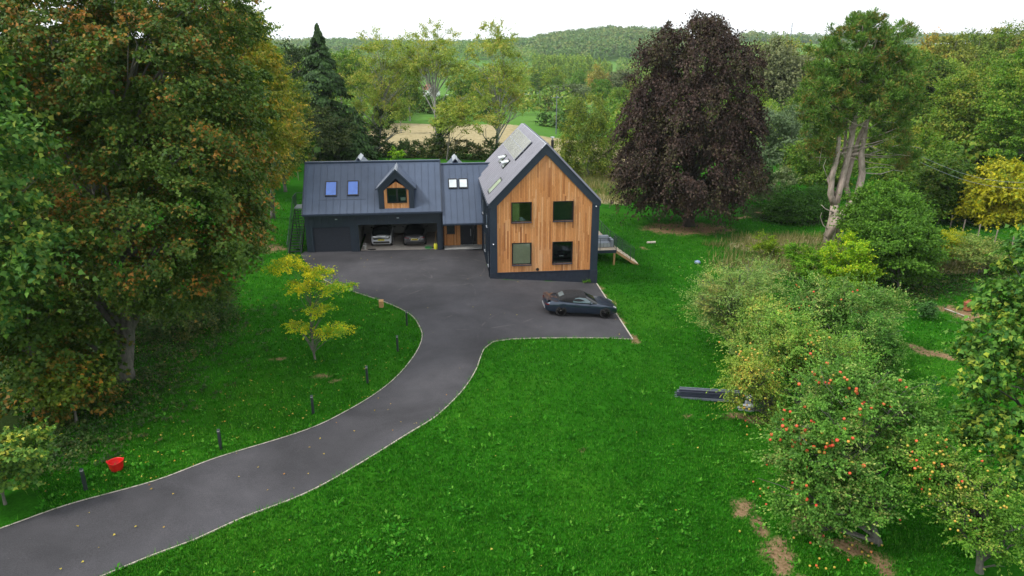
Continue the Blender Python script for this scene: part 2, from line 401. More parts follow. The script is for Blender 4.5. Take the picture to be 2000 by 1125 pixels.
def tag(o, label=None, cat=None, group=None, kind=None):
    if label: o['label'] = label
    if cat: o['category'] = cat
    if group: o['group'] = group
    if kind: o['kind'] = kind
    return o
def thing(name, label, cat, loc=(0, 0, 0), rz=0, group=None):
    o = bpy.data.objects.new(name, None); COL.objects.link(o); o.location = loc; o.rotation_euler = (0, 0, rz)
    o.empty_display_size = .3
    return tag(o, label, cat, group)
def part(name, mb, m, parent, **kw): return mb.build(name, M[m] if isinstance(m, str) else m, parent, **kw)
def copy_tree(o, parent=None):
    c = o.copy(); COL.objects.link(c); c.parent = parent
    for ch in list(o.children): copy_tree(ch, c)
    return c

def arrmesh(name, V, Fa):
    """mesh from numpy arrays: V (n,3), Fa (m,k)"""
    me = bpy.data.meshes.new(name); k = Fa.shape[1]
    me.vertices.add(len(V)); me.vertices.foreach_set('co', np.ascontiguousarray(V, np.float32).ravel())
    me.loops.add(Fa.size); me.loops.foreach_set('vertex_index', np.ascontiguousarray(Fa, np.int32).ravel())
    me.polygons.add(len(Fa)); me.polygons.foreach_set('loop_start', np.arange(0, Fa.size, k, dtype=np.int32))
    me.update(calc_edges=True); me.validate() if False else None
    return me
def obj_from(me, name, m, parent=None):
    o = bpy.data.objects.new(name, me); COL.objects.link(o)
    if m: me.materials.append(m)
    if parent: o.parent = parent
    return o

# ------------------------------------------------------------------ leaves
LEAF = np.array([(-.5, 0, 0), (0, -.30, .08), (.5, 0, -.05), (0, .30, .08)])                      # plain leaf
STAR = np.array([(-.45, 0, 0), (-.22, -.50, .05), (.10, -.22, .04), (.55, 0, -.04), (.10, .22, .04), (-.22, .50, .05)])  # lobed leaf
NEED = np.array([(-.5, 0, 0), (-.05, -.10, .02), (.5, 0, 0), (-.05, .10, .02)])
TEMPL = {'leaf': (LEAF, np.array([(0, 1, 2, 3)])), 'star': (STAR, np.array([(0, 1, 2, 5), (5, 2, 3, 4)])), 'need': (NEED, np.array([(0, 1, 2, 3)]))}
def nrm(a): return a/np.maximum(np.linalg.norm(a, axis=1, keepdims=True), 1e-9)
def leaves(C, D, Nn, S, kind='leaf'):
    """C centres, D leaf direction, Nn approx normal, S size"""
    T, Fq = TEMPL[kind]
    d = nrm(D); n = Nn-d*np.sum(Nn*d, 1, keepdims=True); n = nrm(n); b = np.cross(n, d)
    V = C[:, None, :]+S[:, None, None]*(T[None, :, 0, None]*d[:, None, :]+T[None, :, 1, None]*b[:, None, :]+T[None, :, 2, None]*n[:, None, :])
    k = len(T); Fa = (Fq[None, :, :]+np.arange(len(C))[:, None, None]*k).reshape(-1, Fq.shape[1])
    return V.reshape(-1, 3), Fa

def rdir(n, rg): return nrm(rg.normal(size=(n, 3)))
def clump_centres(lobes, n, rg, shell=.62, low=-.75):
    """points through a union of ellipsoids (centre, radii), mostly towards the outside"""
    vol = np.array([r[0]*r[1]*r[2] for _, r in lobes])**(2/3); pr = vol/vol.sum()
    idx = rg.choice(len(lobes), n*3, p=pr)
    c = np.array([l[0] for l in lobes])[idx]; r = np.array([l[1] for l in lobes])[idx]
    d = rdir(n*3, rg); u = shell+(1-shell)*rg.random((n*3, 1))**.6
    u = np.where(rg.random((n*3, 1)) < .22, rg.random((n*3, 1))**.5*shell, u)
    p = c+d*r*u; keep = d[:, 2] > low-.25*rg.random(n*3)
    # drop those buried deep in another lobe
    for j, (cc, rr) in enumerate(lobes):
        q = np.linalg.norm((p-np.array(cc))/np.array(rr), axis=1)
        keep &= ~((q < .55) & (idx != j) & (rg.random(n*3) < .7))
    p, d, c = p[keep][:n], d[keep][:n], c[keep][:n]
    return p, d, c

def crown(lobes, n_leaf, n_clump, cr, size, rg, kind='leaf', flat=.55, droop=.0, shell=.62, up=.8, low=-.75, radial=0., sizevar=.3, shoots=1.5):
    P, D, C0 = clump_centres(lobes, n_clump, rg, shell, low)
    nc = len(P)
    w = rg.random(nc)**.7+.25; w /= w.sum()
    ci = rg.choice(nc, n_leaf, p=w)
    crs = cr*(.55+.9*rg.random(nc))
    g = rg.normal(size=(n_leaf, 3)); g = nrm(g)*(rg.random((n_leaf, 1))**.45)
    ns = 4; sd = nrm(np.repeat(D, ns, 0)*.8+rg.normal(size=(nc*ns, 3))*.6+np.array([0, 0, .45-droop])); sl = shoots*(.6+.9*rg.random(nc*ns))
    on = rg.random(n_leaf) < .38; si = ci*ns+rg.integers(0, ns, n_leaf); tt = rg.random((n_leaf, 1))**.8
    g = np.where(on[:, None], sd[si]*tt*sl[si][:, None]+g*.16, g)
    off = g*crs[ci][:, None]*np.array([1, 1, flat])
    # tilt each clump outwards: outer part sinks
    out = D[ci].copy(); out[:, 2] = 0; out = nrm(out+1e-6)
    al = np.sum(off*out, 1)
    off[:, 2] -= droop*np.abs(al)+droop*.5*al
    X = P[ci]+off
    nn = np.stack([rg.normal(size=n_leaf)*.45, rg.normal(size=n_leaf)*.45, np.full(n_leaf, up)], 1)+D[ci]*.55*(1-radial)+rg.normal(size=(n_leaf, 3))*.25
    dd = rdir(n_leaf, rg)*.7+g*1.0*(.5+radial)+np.array([0, 0, -.35-droop*.6+radial*.9])
    S = size*(1-sizevar+2*sizevar*rg.random(n_leaf))
    V, Fa = leaves(X, dd, nn, S, kind)
    return V, Fa, P, D

def limbs(mb, base, top, tips, r0, rg, bend=.25, k=7, lean=None):
    """trunk from base to top and boughs from it to the given tips"""
    b = Vector(base); t = Vector(top); n = 7; H = (t-b).length
    ctrl = Vector((rg.normal()*bend, rg.normal()*bend, 0))
    pts = [b.lerp(t, i/n)+ctrl*sin(pi*i/n)*H*.08 for i in range(n+1)]
    rs = [r0*(1.45 if i == 0 else 1)*(1-.78*i/n) for i in range(n+1)]
    pts.insert(1, b.lerp(t, .05)+ctrl*.0); rs.insert(1, r0*1.05)
    mb.tube(pts, rs, k)
    for tp in tips:
        tp = Vector(tp); f = min(.92, max(.12, ((tp.z-b.z)/max(.1, H))*.72-.12+rg.random()*.1))
        q = f*(len(pts)-1); i = int(q); s = pts[i].lerp(pts[min(i+1, len(pts)-1)], q-i)
        rr = r0*(1-.78*f)*.5; L = (tp-s).length
        mid1 = s.lerp(tp, .35)+Vector((rg.normal()*.04*L, rg.normal()*.04*L, .10*L)); mid2 = s.lerp(tp, .7)+Vector((rg.normal()*.05*L, rg.normal()*.05*L, .09*L))
        rr = min(rr, .06+L*.02)
        mb.tube([s, mid1, mid2, tp], [rr, rr*.7, rr*.42, max(.008, rr*.12)], 5, cap=False)
        for _ in range(2):
            e = mid2+Vector((rg.normal()*.16*L, rg.normal()*.16*L, abs(rg.normal())*.12*L))
            mb.tube([mid1.lerp(mid2, rg.random()), mid2.lerp(e, .5)+Vector((0, 0, .03*L)), e], [rr*.4, rr*.25, .006], 4, cap=False)

def tree(name, label, cat, base, lobes, leafmat, barkmat='bark', n_leaf=12000, n_clump=160, cr=.9, size=.2, r0=.2, kind='leaf', seed=0,
         flat=.55, droop=0, shell=.62, up=.8, low=-.75, group=None, nl=14, radial=0, shoots=1.5, top=None, crown_name='crown', trunk=True, color=None, bend=.25, sizevar=.3):
    rg = np.random.default_rng(seed+11)
    z0 = tz(base[0], base[1]) if len(base) < 3 else base[2]
    o = thing(name, label, cat, (base[0], base[1], z0), 0, group)
    B = np.array([base[0], base[1], z0])
    lo = [((c[0]-B[0], c[1]-B[1], c[2]-B[2]), r) for c, r in lobes]
    V, Fa, P, D = crown(lo, n_leaf, n_clump, cr, size, rg, kind, flat, droop, shell, up, low, radial, sizevar, shoots)
    c = obj_from(arrmesh(crown_name, V, Fa), crown_name, M[leafmat], o)
    if color: c.color = (*color, 1)
    if trunk:
        P = P+D*(cr*(.9 if shell < .52 else .2)); mb = MB(); cen = np.average([l[0] for l in lo], axis=0, weights=[l[1][0]*l[1][2] for l in lo]); tp = top or (cen[0], cen[1], cen[2]+lo[0][1][2]*.45)
        if top: tp = (top[0]-B[0], top[1]-B[1], top[2]-B[2])
        sel = rg.choice(len(P), min(nl, len(P)), replace=False)
        limbs(mb, (0, 0, -.15), tp, [P[i] for i in sel], r0, rg, bend)
        part('trunk' if cat in ('tree', 'fruit tree') else 'stem', mb, barkmat, o, smooth=True)
    return o
def lobe(px, py, Y, rx, rz, ry=None):
    c = atY(px, py, Y); s = ppm(Y, c[2]); return (c, (rx/s, (ry if ry else rx)/s, rz/s/cos(TH)))

# ------------------------------------------------------------------ driveway outline (plan)
def P2(px, py):
    p = at(px, py); return (p[0], p[1])
PSI = radians(6.3); HO = (-1.53, 48.57, 0)
def hw(x, y, z=0):    # house frame to world
    return (HO[0]+x*cos(PSI)-y*sin(PSI), HO[1]+x*sin(PSI)+y*cos(PSI), z)
def smoothline(pts, n=6):
    out = []; P = [pts[0]]+list(pts)+[pts[-1]]
    for i in range(1, len(P)-2):
        p0, p1, p2, p3 = [np.array(P[i+k-1]) for k in range(4)]
        for j in range(n):
            t = j/n; out.append(tuple(.5*((2*p1)+(-p0+p2)*t+(2*p0-5*p1+4*p2-p3)*t*t+(-p0+3*p1-3*p2+p3)*t**3)))
    out.append(tuple(pts[-1])); return out
left_edge = smoothline([P2(*p) for p in [(-420, 1165), (-200, 1098), (0, 1034), (130, 988), (300, 941), (430, 893), (600, 840), (680, 802), (740, 765), (780, 731), (811, 692), (824, 662), (820, 640), (800, 614), (750, 590), (690, 570), (650, 556), (615, 535), (594, 510)]])
right_edge = smoothline([P2(*p) for p in [(-420, 1365), (-200, 1285), (0, 1210), (210, 1122), (300, 1085), (380, 1055), (480, 1010), (600, 963), (700, 908), (800, 846), (850, 815), (888, 780), (912, 752), (930, 722), (938, 700), (946, 682), (964, 668)]])
right_edge += [P2(*p) for p in [(1000, 663), (1060, 661), (1120, 660.5), (1180, 661)]]
corner = P2(1236, 663.5); pad_top = hw(7.86, -.1)[:2]
outline = left_edge+[hw(-14.75, 7.2)[:2], hw(-14.6, 8.0)[:2], hw(-.05, 8.0)[:2], hw(-.05, 0)[:2], hw(7.9, .05)[:2]]
outline += [tuple(np.array(pad_top)*(1-t)+np.array(corner)*t) for t in (0, .25, .5, .75, 1)]+right_edge[::-1]
OUT = np.array(outline)
def inpoly(x, y, Pn):
    c = np.zeros(np.shape(x), bool); n = len(Pn); j = n-1
    for i in range(n):
        xi, yi = Pn[i]; xj, yj = Pn[j]
        if yi != yj:
            c ^= ((yi > y) != (yj > y)) & (x < (xj-xi)*(y-yi)/(yj-yi)+xi)
        j = i
    return c
def segdist(x, y, pts):
    d = np.full(np.shape(x), 1e9)
    for a, b_ in zip(pts[:-1], pts[1:]):
        ax, ay = a[:2]; bx, by = b_[:2]; L = (bx-ax)**2+(by-ay)**2+1e-9
        t = np.clip(((x-ax)*(bx-ax)+(y-ay)*(by-ay))/L, 0, 1)
        d = np.minimum(d, np.hypot(x-ax-t*(bx-ax), y-ay-t*(by-ay)))
    return d
HOUSE_FP = np.array([hw(-14.6, 7.8)[:2], hw(0, 7.8)[:2], hw(0, 0)[:2], hw(7.85, 0)[:2], hw(7.85, 12.2)[:2], hw(0, 12.2)[:2], hw(0, 14.4)[:2], hw(-14.6, 14.4)[:2]])
def lawn_off(x, y):
    return inpoly(x, y, OUT) | inpoly(x, y, HOUSE_FP)

# drive surface
pts2 = [Vector(p) for p in outline]; n0 = len(pts2); gp = []
xs = np.arange(-40, 10, .8); ys = np.arange(5, 58, .8)
GX, GY = np.meshgrid(xs, ys); ins = inpoly(GX, GY, OUT) & (segdist(GX, GY, outline+[outline[0]]) > .25)
allp = pts2+[Vector((a, b_)) for a, b_ in zip(GX[ins], GY[ins])]
vo, _, fo, *_r = delaunay_2d_cdt(allp, [], [list(range(n0))], 1, 1e-4)
mb = MB(); mb.v = [(p.x, p.y, tz(p.x, p.y)+.035) for p in vo]; mb.f = [tuple(f) for f in fo]
tag(mb.build('driveway', M['asphalt']), kind='structure')
# kerbs : light edging strips
def strip(pts, w, z0, z1, mb):
    P = [Vector((p[0], p[1], 0)) for p in pts]; A = []; Bq = []
    for i, p in enumerate(P):
        t = (P[min(i+1, len(P)-1)]-P[max(0, i-1)]).normalized(); n = Vector((-t.y, t.x, 0))*w/2
        A.append(p+n); Bq.append(p-n)
    o = len(mb.v)
    for a, b_ in zip(A, Bq):
        za, zb = tz(a.x, a.y), tz(b_.x, b_.y)
        mb.v += [(a.x, a.y, za+z1), (b_.x, b_.y, zb+z1), (a.x, a.y, za+z0), (b_.x, b_.y, zb+z0)]
    for i in range(len(P)-1):
        q = o+4*i; mb.f += [(q, q+1, q+5, q+4), (q+2, q, q+4, q+6), (q+1, q+3, q+7, q+5)]
mb = MB(); strip(left_edge[:-6], .045, -.1, .05, mb); strip(right_edge+[corner], .045, -.1, .05, mb)
strip([pad_top]+[tuple(np.array(pad_top)*(1-t)+np.array(corner)*t) for t in (.2, .4, .6, .8, 1)], .08, -.1, .06, mb)
tag(mb.build('kerb', M['kerb']), kind='structure')

# ------------------------------------------------------------------ ground sheet
def grow(a, step, end, f=1.09):
    out = [a]; s = step
    while out[-1] < end: s *= f; out.append(out[-1]+s)
    return out
gx = np.array([-v_ for v_ in grow(40, .5, 3500)][::-1]+list(np.arange(-39.5, 40, .5))+grow(40, .5, 3500))
gy = np.array([-v_ for v_ in grow(0, .8, 600, 1.3)][::-1]+list(np.arange(.5, 100, .5))+grow(100, .5, 4500, 1.06))
X, Y = np.meshgrid(gx, gy); Z = terr(X, Y)
inside = inpoly(X, Y, OUT) & (segdist(X, Y, outline+[outline[0]]) > .55)
Z = Z-np.where(inside, .15, 0)-np.where(inpoly(X, Y, HOUSE_FP), .35, 0)
nx, ny = len(gx), len(gy)
idx = np.arange(nx*ny).reshape(ny, nx)
Fa = np.stack([idx[:-1, :-1], idx[:-1, 1:], idx[1:, 1:], idx[1:, :-1]], -1).reshape(-1, 4)
me = arrmesh('ground', np.stack([X, Y, Z], -1).reshape(-1, 3), Fa)
me.shade_smooth()
g_ob = obj_from(me, 'ground', M['ground']); tag(g_ob, kind='structure')

def ell(px, py, rx, ry):    # ellipse on the ground, radii in metres
    p = at(px, py); return p[0], p[1], rx, ry
dirt_ell = [ell(1340, 446, 4.6, 2.6), ell(655, 552, .9, .8), ell(1258, 484, 0.5, .3), ell(630, 738, 1.1, .3), ell(540, 700, .6, .25), ell(393, 806, .3, .2),
            ell(1470, 818, 1.6, .5), ell(1335, 812, .35, .25), ell(1505, 415, 1.6, 1.0), ell(1450, 425, 1.5, .5), ell(505, 485, 2.2, 1.6), ell(1150, 880, .22, .2)]
dirt_pth = [([(1455, 985), (1480, 1030), (1510, 1075), (1560, 1130), (1600, 1180)], .38), ([(1560, 1010), (1640, 1060), (1700, 1095), (1760, 1130)], .32), ([(1640, 1062), (1720, 1085)], .5),
            ([(1765, 673), (1800, 684), (1860, 700), (1900, 706)], .38), ([(1850, 602), (1910, 622)], .9), ([(1170, 560), (1200, 610), (1240, 668)], .22)]
straw_ell = [ell(1180, 345, 5, 6), ell(1160, 385, 4, 3), ell(1530, 468, 5, 1.6), ell(1560, 490, 4, 2), ell(1880, 520, 3, 2), ell(1490, 480, 3, 2)]
weed_ell = [ell(40, 760, 7, 5), ell(120, 650, 9, 7), ell(330, 590, 4, 3), ell(220, 690, 3, 2), ell(1560, 420, 6, 5), ell(1700, 560, 6, 4), ell(1790, 560, 5, 2), ell(50, 850, 4, 3), ell(590, 300, 8, 8), ell(1950, 520, 10, 6), ell(560, 260, 12, 20)]
dirt_pth = [([P2(*p) for p in pl], w) for pl, w in dirt_pth]
def emask(x, y, es, soft=.5):
    m_ = np.zeros(np.shape(x))
    for cx, cy, rx, ry in es:
        q = np.hypot((x-cx)/rx, (y-cy)/ry); m_ = np.maximum(m_, 1-ss(1-soft, 1+soft, q))
    return m_
def dirtmask(x, y):
    x0_, y0_ = x, y; x = x0_+.22*np.sin(2.1*y0_+1.3*x0_)+.12*np.sin(5.7*y0_-2*x0_); y = y0_+.22*np.sin(2.6*x0_-y0_)+.1*np.sin(6.1*x0_)
    m_ = emask(x, y, dirt_ell)*.72
    for pl, w in dirt_pth: m_ = np.maximum(m_, (1-ss(w*.4, w*1.5, segdist(x, y, pl)))*.85)
    return m_
F1 = [P2(*p) for p in [(640, 268), (760, 216), (900, 222), (1085, 243), (1130, 262), (1110, 330), (960, 300)]]
def strawmask(x, y):
    m_ = emask(x, y, straw_ell)*.8
    f = (ss(109, 114, y) - ss(150, 156, y+.12*x))*(ss(-52, -40, x)-ss(24, 34, x))
    fl = (ss(150, 156, y+.12*x)-ss(178, 182, y))*(ss(-60, -50, x)-ss(-2, 6, x))
    return np.maximum(m_, np.clip(f+fl, 0, 1))
cov = np.zeros((ny*nx, 4), np.float32); cov[:, 3] = 1
cov[:, 0] = dirtmask(X, Y).ravel(); cov[:, 1] = strawmask(X, Y).ravel(); cov[:, 2] = emask(X, Y, weed_ell).ravel()
rough = (ss(14, 26, X-.33*Y)*ss(75, 100, Y)*(1-ss(500, 700, Y))).ravel(); cov[:, 2] = np.maximum(cov[:, 2], rough)
ca = me.color_attributes.new('cover', 'FLOAT_COLOR', 'POINT'); ca.data.foreach_set('color', cov.ravel())

# ------------------------------------------------------------------ grass blades (uncountable)
def scatter(n, y0, y1, power=1.0, half=.80):
    u = R.random(n)
    if power == 1: yy = np.exp(np.log(y0)+u*(np.log(y1)-np.log(y0)))
    else: yy = (y0**(1-power)+u*(y1**(1-power)-y0**(1-power)))**(1/(1-power))
    xx = (R.random(n)*2-1)*half*yy; return xx, yy
def blades(n, y0, y1, h, w, per, name, m, extra=None, power=1.35, lean=.5):
    x, y = scatter(n, y0, y1, power)
    k = ~lawn_off(x, y) & (segdist(x, y, outline+[outline[0]]) > .02)
    k &= R.random(n) > dirtmask(x, y)*1.05
    if extra is not None: k &= extra(x, y)
    x, y = x[k], y[k]; n = len(x); sc = (.6+.8*R.random(n))*(.8+y*.012)
    VV = []; cs = R.normal(size=(n, per))
    C = np.stack([x, y, terr(x, y)], 1)
    Vs = np.zeros((n, per, 3, 3)); 
    a = R.random((n, per))*2*pi; ln = lean*(.3+R.random((n, per)))
    d = np.stack([np.cos(a), np.sin(a), 0*a], -1); sd = np.stack([-np.sin(a), np.cos(a), 0*a], -1)
    b0 = C[:, None, :]+d*(.04*sc[:, None, None]*R.random((n, per, 1)))
    hh = (h*sc)[:, None, None]*(.6+.6*R.random((n, per, 1)))
    Vs[:, :, 0] = b0-sd*w*sc[:, None, None]; Vs[:, :, 1] = b0+sd*w*sc[:, None, None]
    Vs[:, :, 2] = b0+d*hh*ln[:, :, None]+np.array([0, 0, 1])*hh
    V = Vs.reshape(-1, 3); Fa = np.arange(len(V)).reshape(-1, 3)
    o = obj_from(arrmesh(name, V, Fa), name, M[m]); tag(o, kind='stuff'); return o
o = blades(230000, 15, 75, .085, .017, 3, 'grass', 'blade', extra=lambda x, y: strawmask(x, y) < R.random(len(x)))
tag(o, 'short bright green grass blades of the lawn around the driveway', 'grass')
def edge_tufts(pts, side, name, label):
    P_ = np.array([p[:2] for p in pts]); d = np.diff(P_, axis=0); L = np.hypot(d[:, 0], d[:, 1]); n = int(L.sum()*70)
    i = R.choice(len(L), n, p=L/L.sum()); t = R.random(n)[:, None]; nn_ = np.stack([-d[i, 1], d[i, 0]], 1)/L[i][:, None]*side
    clump = .5+.5*np.sin(P_[i, 0]*3.1+P_[i, 1]*2.3)*np.sin(P_[i, 0]*1.3-P_[i, 1]*4.1)
    q = P_[i]+d[i]*t+nn_*(R.random((n, 1))**1.5*.30-.01-.03*clump[:, None]); a = R.random(n)*2*pi; h = (.05+.10*R.random(n))*(.5+clump)
    dr = np.stack([np.cos(a), np.sin(a)], 1)-nn_*.5; z = terr(q[:, 0], q[:, 1]); w_ = .012
    V = np.zeros((n, 3, 3)); sd_ = np.stack([-np.sin(a), np.cos(a)], 1)*w_
    V[:, 0, :2] = q-sd_; V[:, 1, :2] = q+sd_; V[:, 2, :2] = q+dr*h[:, None]*.8; V[:, 0, 2] = V[:, 1, 2] = z; V[:, 2, 2] = z+h+.03
    o = obj_from(arrmesh(name, V.reshape(-1, 3), np.arange(n*3).reshape(-1, 3)), name, M['blade']); tag(o, label, 'grass', kind='stuff')
edge_tufts(left_edge[:-6], 1, 'grass_edge', 'longer grass leaning over the left kerb of the driveway')
edge_tufts(right_edge+[corner], -1, 'grass_edge', 'longer grass leaning over the right kerb of the driveway')
def tallm(x, y):
    m_ = np.maximum(emask(x, y, straw_ell, .4), emask(x, y, [ell(1560, 500, 6, 3), ell(1400, 480, 1.2, .6), ell(1500, 520, 4, 2.5), ell(1165, 350, 6, 12), ell(1640, 600, 3, 2)], .5))
    return R.random(len(x)) < m_
o = blades(260000, 28, 105, .38, .014, 2, 'tall_grass', 'tallgrass', extra=tallm, power=1.1, lean=.45)
tag(o, 'tall dry beige grass growing unmown right of the house and under the pine', 'tall grass')
# broad leaved weeds in the lawn and ground cover under the trees
def weeds(n, msk_, size, name, label, m='weedleaf', y0=15, y1=75, per=7, power=1.3):
    x, y = scatter(n, y0, y1, power); k = ~lawn_off(x, y) & msk_(x, y); x, y = x[k], y[k]; n = len(x)
    C = np.repeat(np.stack([x, y, terr(x, y)+.03], 1), per, 0); s = np.repeat(size*(.5+R.random(n)), per)
    a = R.random(n*per)*2*pi; el = .2+.9*R.random(n*per)
    d = np.stack([np.cos(a)*np.cos(el), np.sin(a)*np.cos(el), np.sin(el)], 1)
    C = C+d*(s*.55)[:, None]+np.stack([R.normal(size=n*per)*s*.5, R.normal(size=n*per)*s*.5, R.random(n*per)*s*.5], 1)
    V, Fa = leaves(C, d, np.tile([0, 0, 1.], (n*per, 1))+R.normal(size=(n*per, 3))*.2, s, 'leaf')
    o = obj_from(arrmesh(name, V, Fa), name, M[m]); return tag(o, label, 'plants', kind='stuff')
clus = [(at(px, py)[:2], r) for px, py, r in [(210, 940, 1.2), (235, 925, 1.0), (290, 920, .8), (420, 870, 1.0), (330, 880, .7), (100, 990, .8), (690, 650, 1.6), (640, 620, 1.2), (740, 620, 1.4), (500, 830, .8), (560, 860, .9), (1380, 640, 2), (1300, 520, 2.5), (1260, 560, 2), (1420, 900, 1.2), (1440, 760, 1), (780, 1050, 1.5), (900, 1000, 1), (700, 1090, 1), (1300, 1000, 1.5), (1450, 950, 1), (1030, 680, 1.2), (1790, 640, 3), (1850, 660, 3), (1800, 720, 2), (1860, 560, 3), (1330, 610, 2)]]
def clm(x, y):
    m_ = np.zeros(len(x))
    for (cx, cy), r in clus: m_ = np.maximum(m_, 1-np.hypot(x-cx, y-cy)/r)
    return R.random(len(x)) < np.maximum(m_*.55, .035)
weeds(36000, clm, .13, 'lawn_weeds', 'broad leaved weeds scattered through the lawn')
weeds(90000, lambda x, y: R.random(len(x)) < emask(x, y, weed_ell, .6)*.8, .12, 'undergrowth', 'low dark ivy and weeds covering the ground under the trees', 'hedge', per=8, power=1.1, y1=95)
# fallen leaves
xl, yl = scatter(5200, 15, 70, 1.2)
k = (~inpoly(xl, yl, HOUSE_FP)) & ((xl < np.interp(yl, [p[1] for p in left_edge[:-20]], [p[0] for p in left_edge[:-20]])) | (R.random(len(xl)) < .04) | (inpoly(xl, yl, OUT) & (R.random(len(xl)) < .3))) & (R.random(len(xl)) < np.where(inpoly(xl, yl, OUT), .30, .7))
xl, yl = xl[k], yl[k]; n = len(xl)
V, Fa = leaves(np.stack([xl, yl, terr(xl, yl)+.075+.02*R.random(n)], 1), np.stack([R.normal(size=n), R.normal(size=n), .2*R.normal(size=n)], 1), np.tile([0, 0, 1.], (n, 1))+R.normal(size=(n, 3))*.25, .05+.06*R.random(n), 'star')
tag(obj_from(arrmesh('fallen_leaves', V, Fa), 'fallen_leaves', M['litter']), 'yellow and brown leaves fallen on the lawn and driveway', 'leaves', kind='stuff')

# ================================================================== HOUSE
house = thing('house', 'modern house with a cedar clad gable and a low dark metal clad garage wing', 'house', HO, PSI)
def hpart(name, mb_, m_, parent=None, **kw): return part(name, mb_, m_, parent or house, **kw)

def wall_front(mb_, cols, y, t, holes):
    """cols: list of (x0,x1,z0,z1a,z1b) columns with a sloping top; holes cut by z range per column"""
    for x0, x1, z0, za, zb in cols:
        hs = sorted([(h[2], h[3]) for h in holes if h[0] <= x0+1e-4 and h[1] >= x1-1e-4]); z = z0
        segs = []
        for a, b_ in hs: segs.append((z, a, a)); z = b_
        segs.append((z, za, zb))
        for s0, sa, sb in segs:
            mb_.prism([(x0, y, s0), (x1, y, s0), (x1, y, sb), (x0, y, sa)], (0, t, 0))
def rect_cols(x0, x1, z0, z1, holes):
    cs = sorted({x0, x1, *[h[0] for h in holes], *[h[1] for h in holes]})
    return [(a, b_, z0, z1, z1) for a, b_ in zip(cs[:-1], cs[1:])]
def seams_z(mb_, x0, x1, z0, z1, y, step, holes=(), w=.018, d=.03):
    x = x0+step*.5
    while x < x1-.02:
        z = z0
        for h in sorted([h for h in holes if h[0]-.01 < x < h[1]+.01], key=lambda h: h[2]):
            if h[2] > z+.02: mb_.box(x, x+w, y-d, y+.002, z, h[2])
            z = h[3]
        if z1 > z+.02: mb_.box(x, x+w, y-d, y+.002, z, z1)
        x += step
def seams_x(mb_, y0, y1, z0, z1, x, step, w=.018, d=.03, sgn=-1):
    y = y0+step*.5
    while y < y1-.02:
        mb_.box(min(x, x+sgn*d), max(x, x+sgn*d), y, y+w, z0, z1); y += step
def window(x0, x1, z0, z1, y, parent, name='window', pane='glass', mull=(), fw=.055, sill=True, rev=.10, label=None):
    f = MB(); d = .07
    f.box(x0, x0+fw, y, y+d, z0, z1); f.box(x1-fw, x1, y, y+d, z0, z1)
    f.box(x0+fw, x1-fw, y, y+d, z0, z0+fw); f.box(x0+fw, x1-fw, y, y+d, z1-fw, z1)
    for m_ in mull: f.box(m_-fw*.8, m_+fw*.8, y+.002, y+d-.002, z0+fw, z1-fw)
    w = part(name, f, 'frame', parent)
    if label: w['label'] = label
    g_ = MB(); xs_ = [x0+fw, *mull, x1-fw]
    for i in range(len(xs_)-1):
        a = xs_[i]+(fw*.8 if i else 0); b_ = xs_[i+1]-(fw*.8 if i < len(xs_)-2 else 0)
        g_.box(a, b_, y+.03, y+.042, z0+fw, z1-fw)
    part('pane', g_, pane, w)
    r_ = MB(); yo = y-rev
    r_.box(x0-.03, x0, yo, y+d+.01, z0-.03, z1+.03); r_.box(x1, x1+.03, yo, y+d+.01, z0-.03, z1+.03)
    r_.box(x0, x1, yo, y+d+.01, z1, z1+.03)
    part('reveal', r_, 'frame', w)
    if sill:
        s_ = MB(); s_.slab((x0-.04, yo-.06, z0-.035), (x1+.04, yo-.06, z0-.035), (x1+.04, y+.01, z0), (x0-.04, y+.01, z0), .02); part('sill', s_, 'trim', w)
    return w

TY = .05
WINS = [(1.52, 2.92, 4.17, 5.59), (4.52, 5.93, 4.19, 5.60), (1.57, 2.94, .99, 2.61), (4.53, 5.95, 1.0, 2.62)]
# timber gable wall
mb = MB(); cs = [.46, 1.52, 1.57, 2.92, 2.94, 3.9, 4.52, 4.53, 5.93, 5.95, 7.34]
def gtop(x): return 5.46+min(x-.46, 7.34-x)*1.03
gh = []
for x0, x1, z0, z1 in WINS:
    for a, b_ in zip(cs[:-1], cs[1:]):
        if a >= x0-1e-4 and b_ <= x1+1e-4: gh.append((a, b_, z0, z1))
wall_front(mb, [(a, b_, .42, gtop(a), gtop(b_)) for a, b_ in zip(cs[:-1], cs[1:])], TY, .16, gh)
w_ = hpart('gable_wall', mb, 'cedar'); w_['label'] = 'vertical cedar boards in mixed orange and brown tints'
# dark corner trims, plinth, bargeboard
for xa, xb in ((-.04, .47), (7.33, 7.86)):
    mb = MB(); mb.box(xa, xb, -.03, .25, .42, 5.52 if xa < 0 else 5.5); hpart('corner_trim', mb, 'trim')
    mb = MB(); mb.box(xa-.03, xb+.03, -.07, .26, -1.4, .42); hpart('corner_base', mb, 'plinth')
mb = MB(); mb.box(.5, 7.3, .02, .2, -1.4, .418); hpart('plinth', mb, 'plinth')
mb = MB(); mb.box(.47, 7.33, -.015, .05, .40, .44); hpart('plinth_flashing', mb, 'trim')
mb = MB()
for s in (-1, 1):
    X_ = lambda x: 3.92+s*x
    P_ = [(X_(0), -.06, 9.62), (X_(4.02), -.06, 5.50), (X_(4.02), -.06, 5.25), (X_(3.60), -.06, 5.25), (X_(3.46), -.06, 5.40), (X_(0), -.06, 8.96)]
    if s < 0: P_ = P_[::-1]
    mb.prism(P_, (0, .13, 0))
hpart('bargeboard', mb, 'trim')
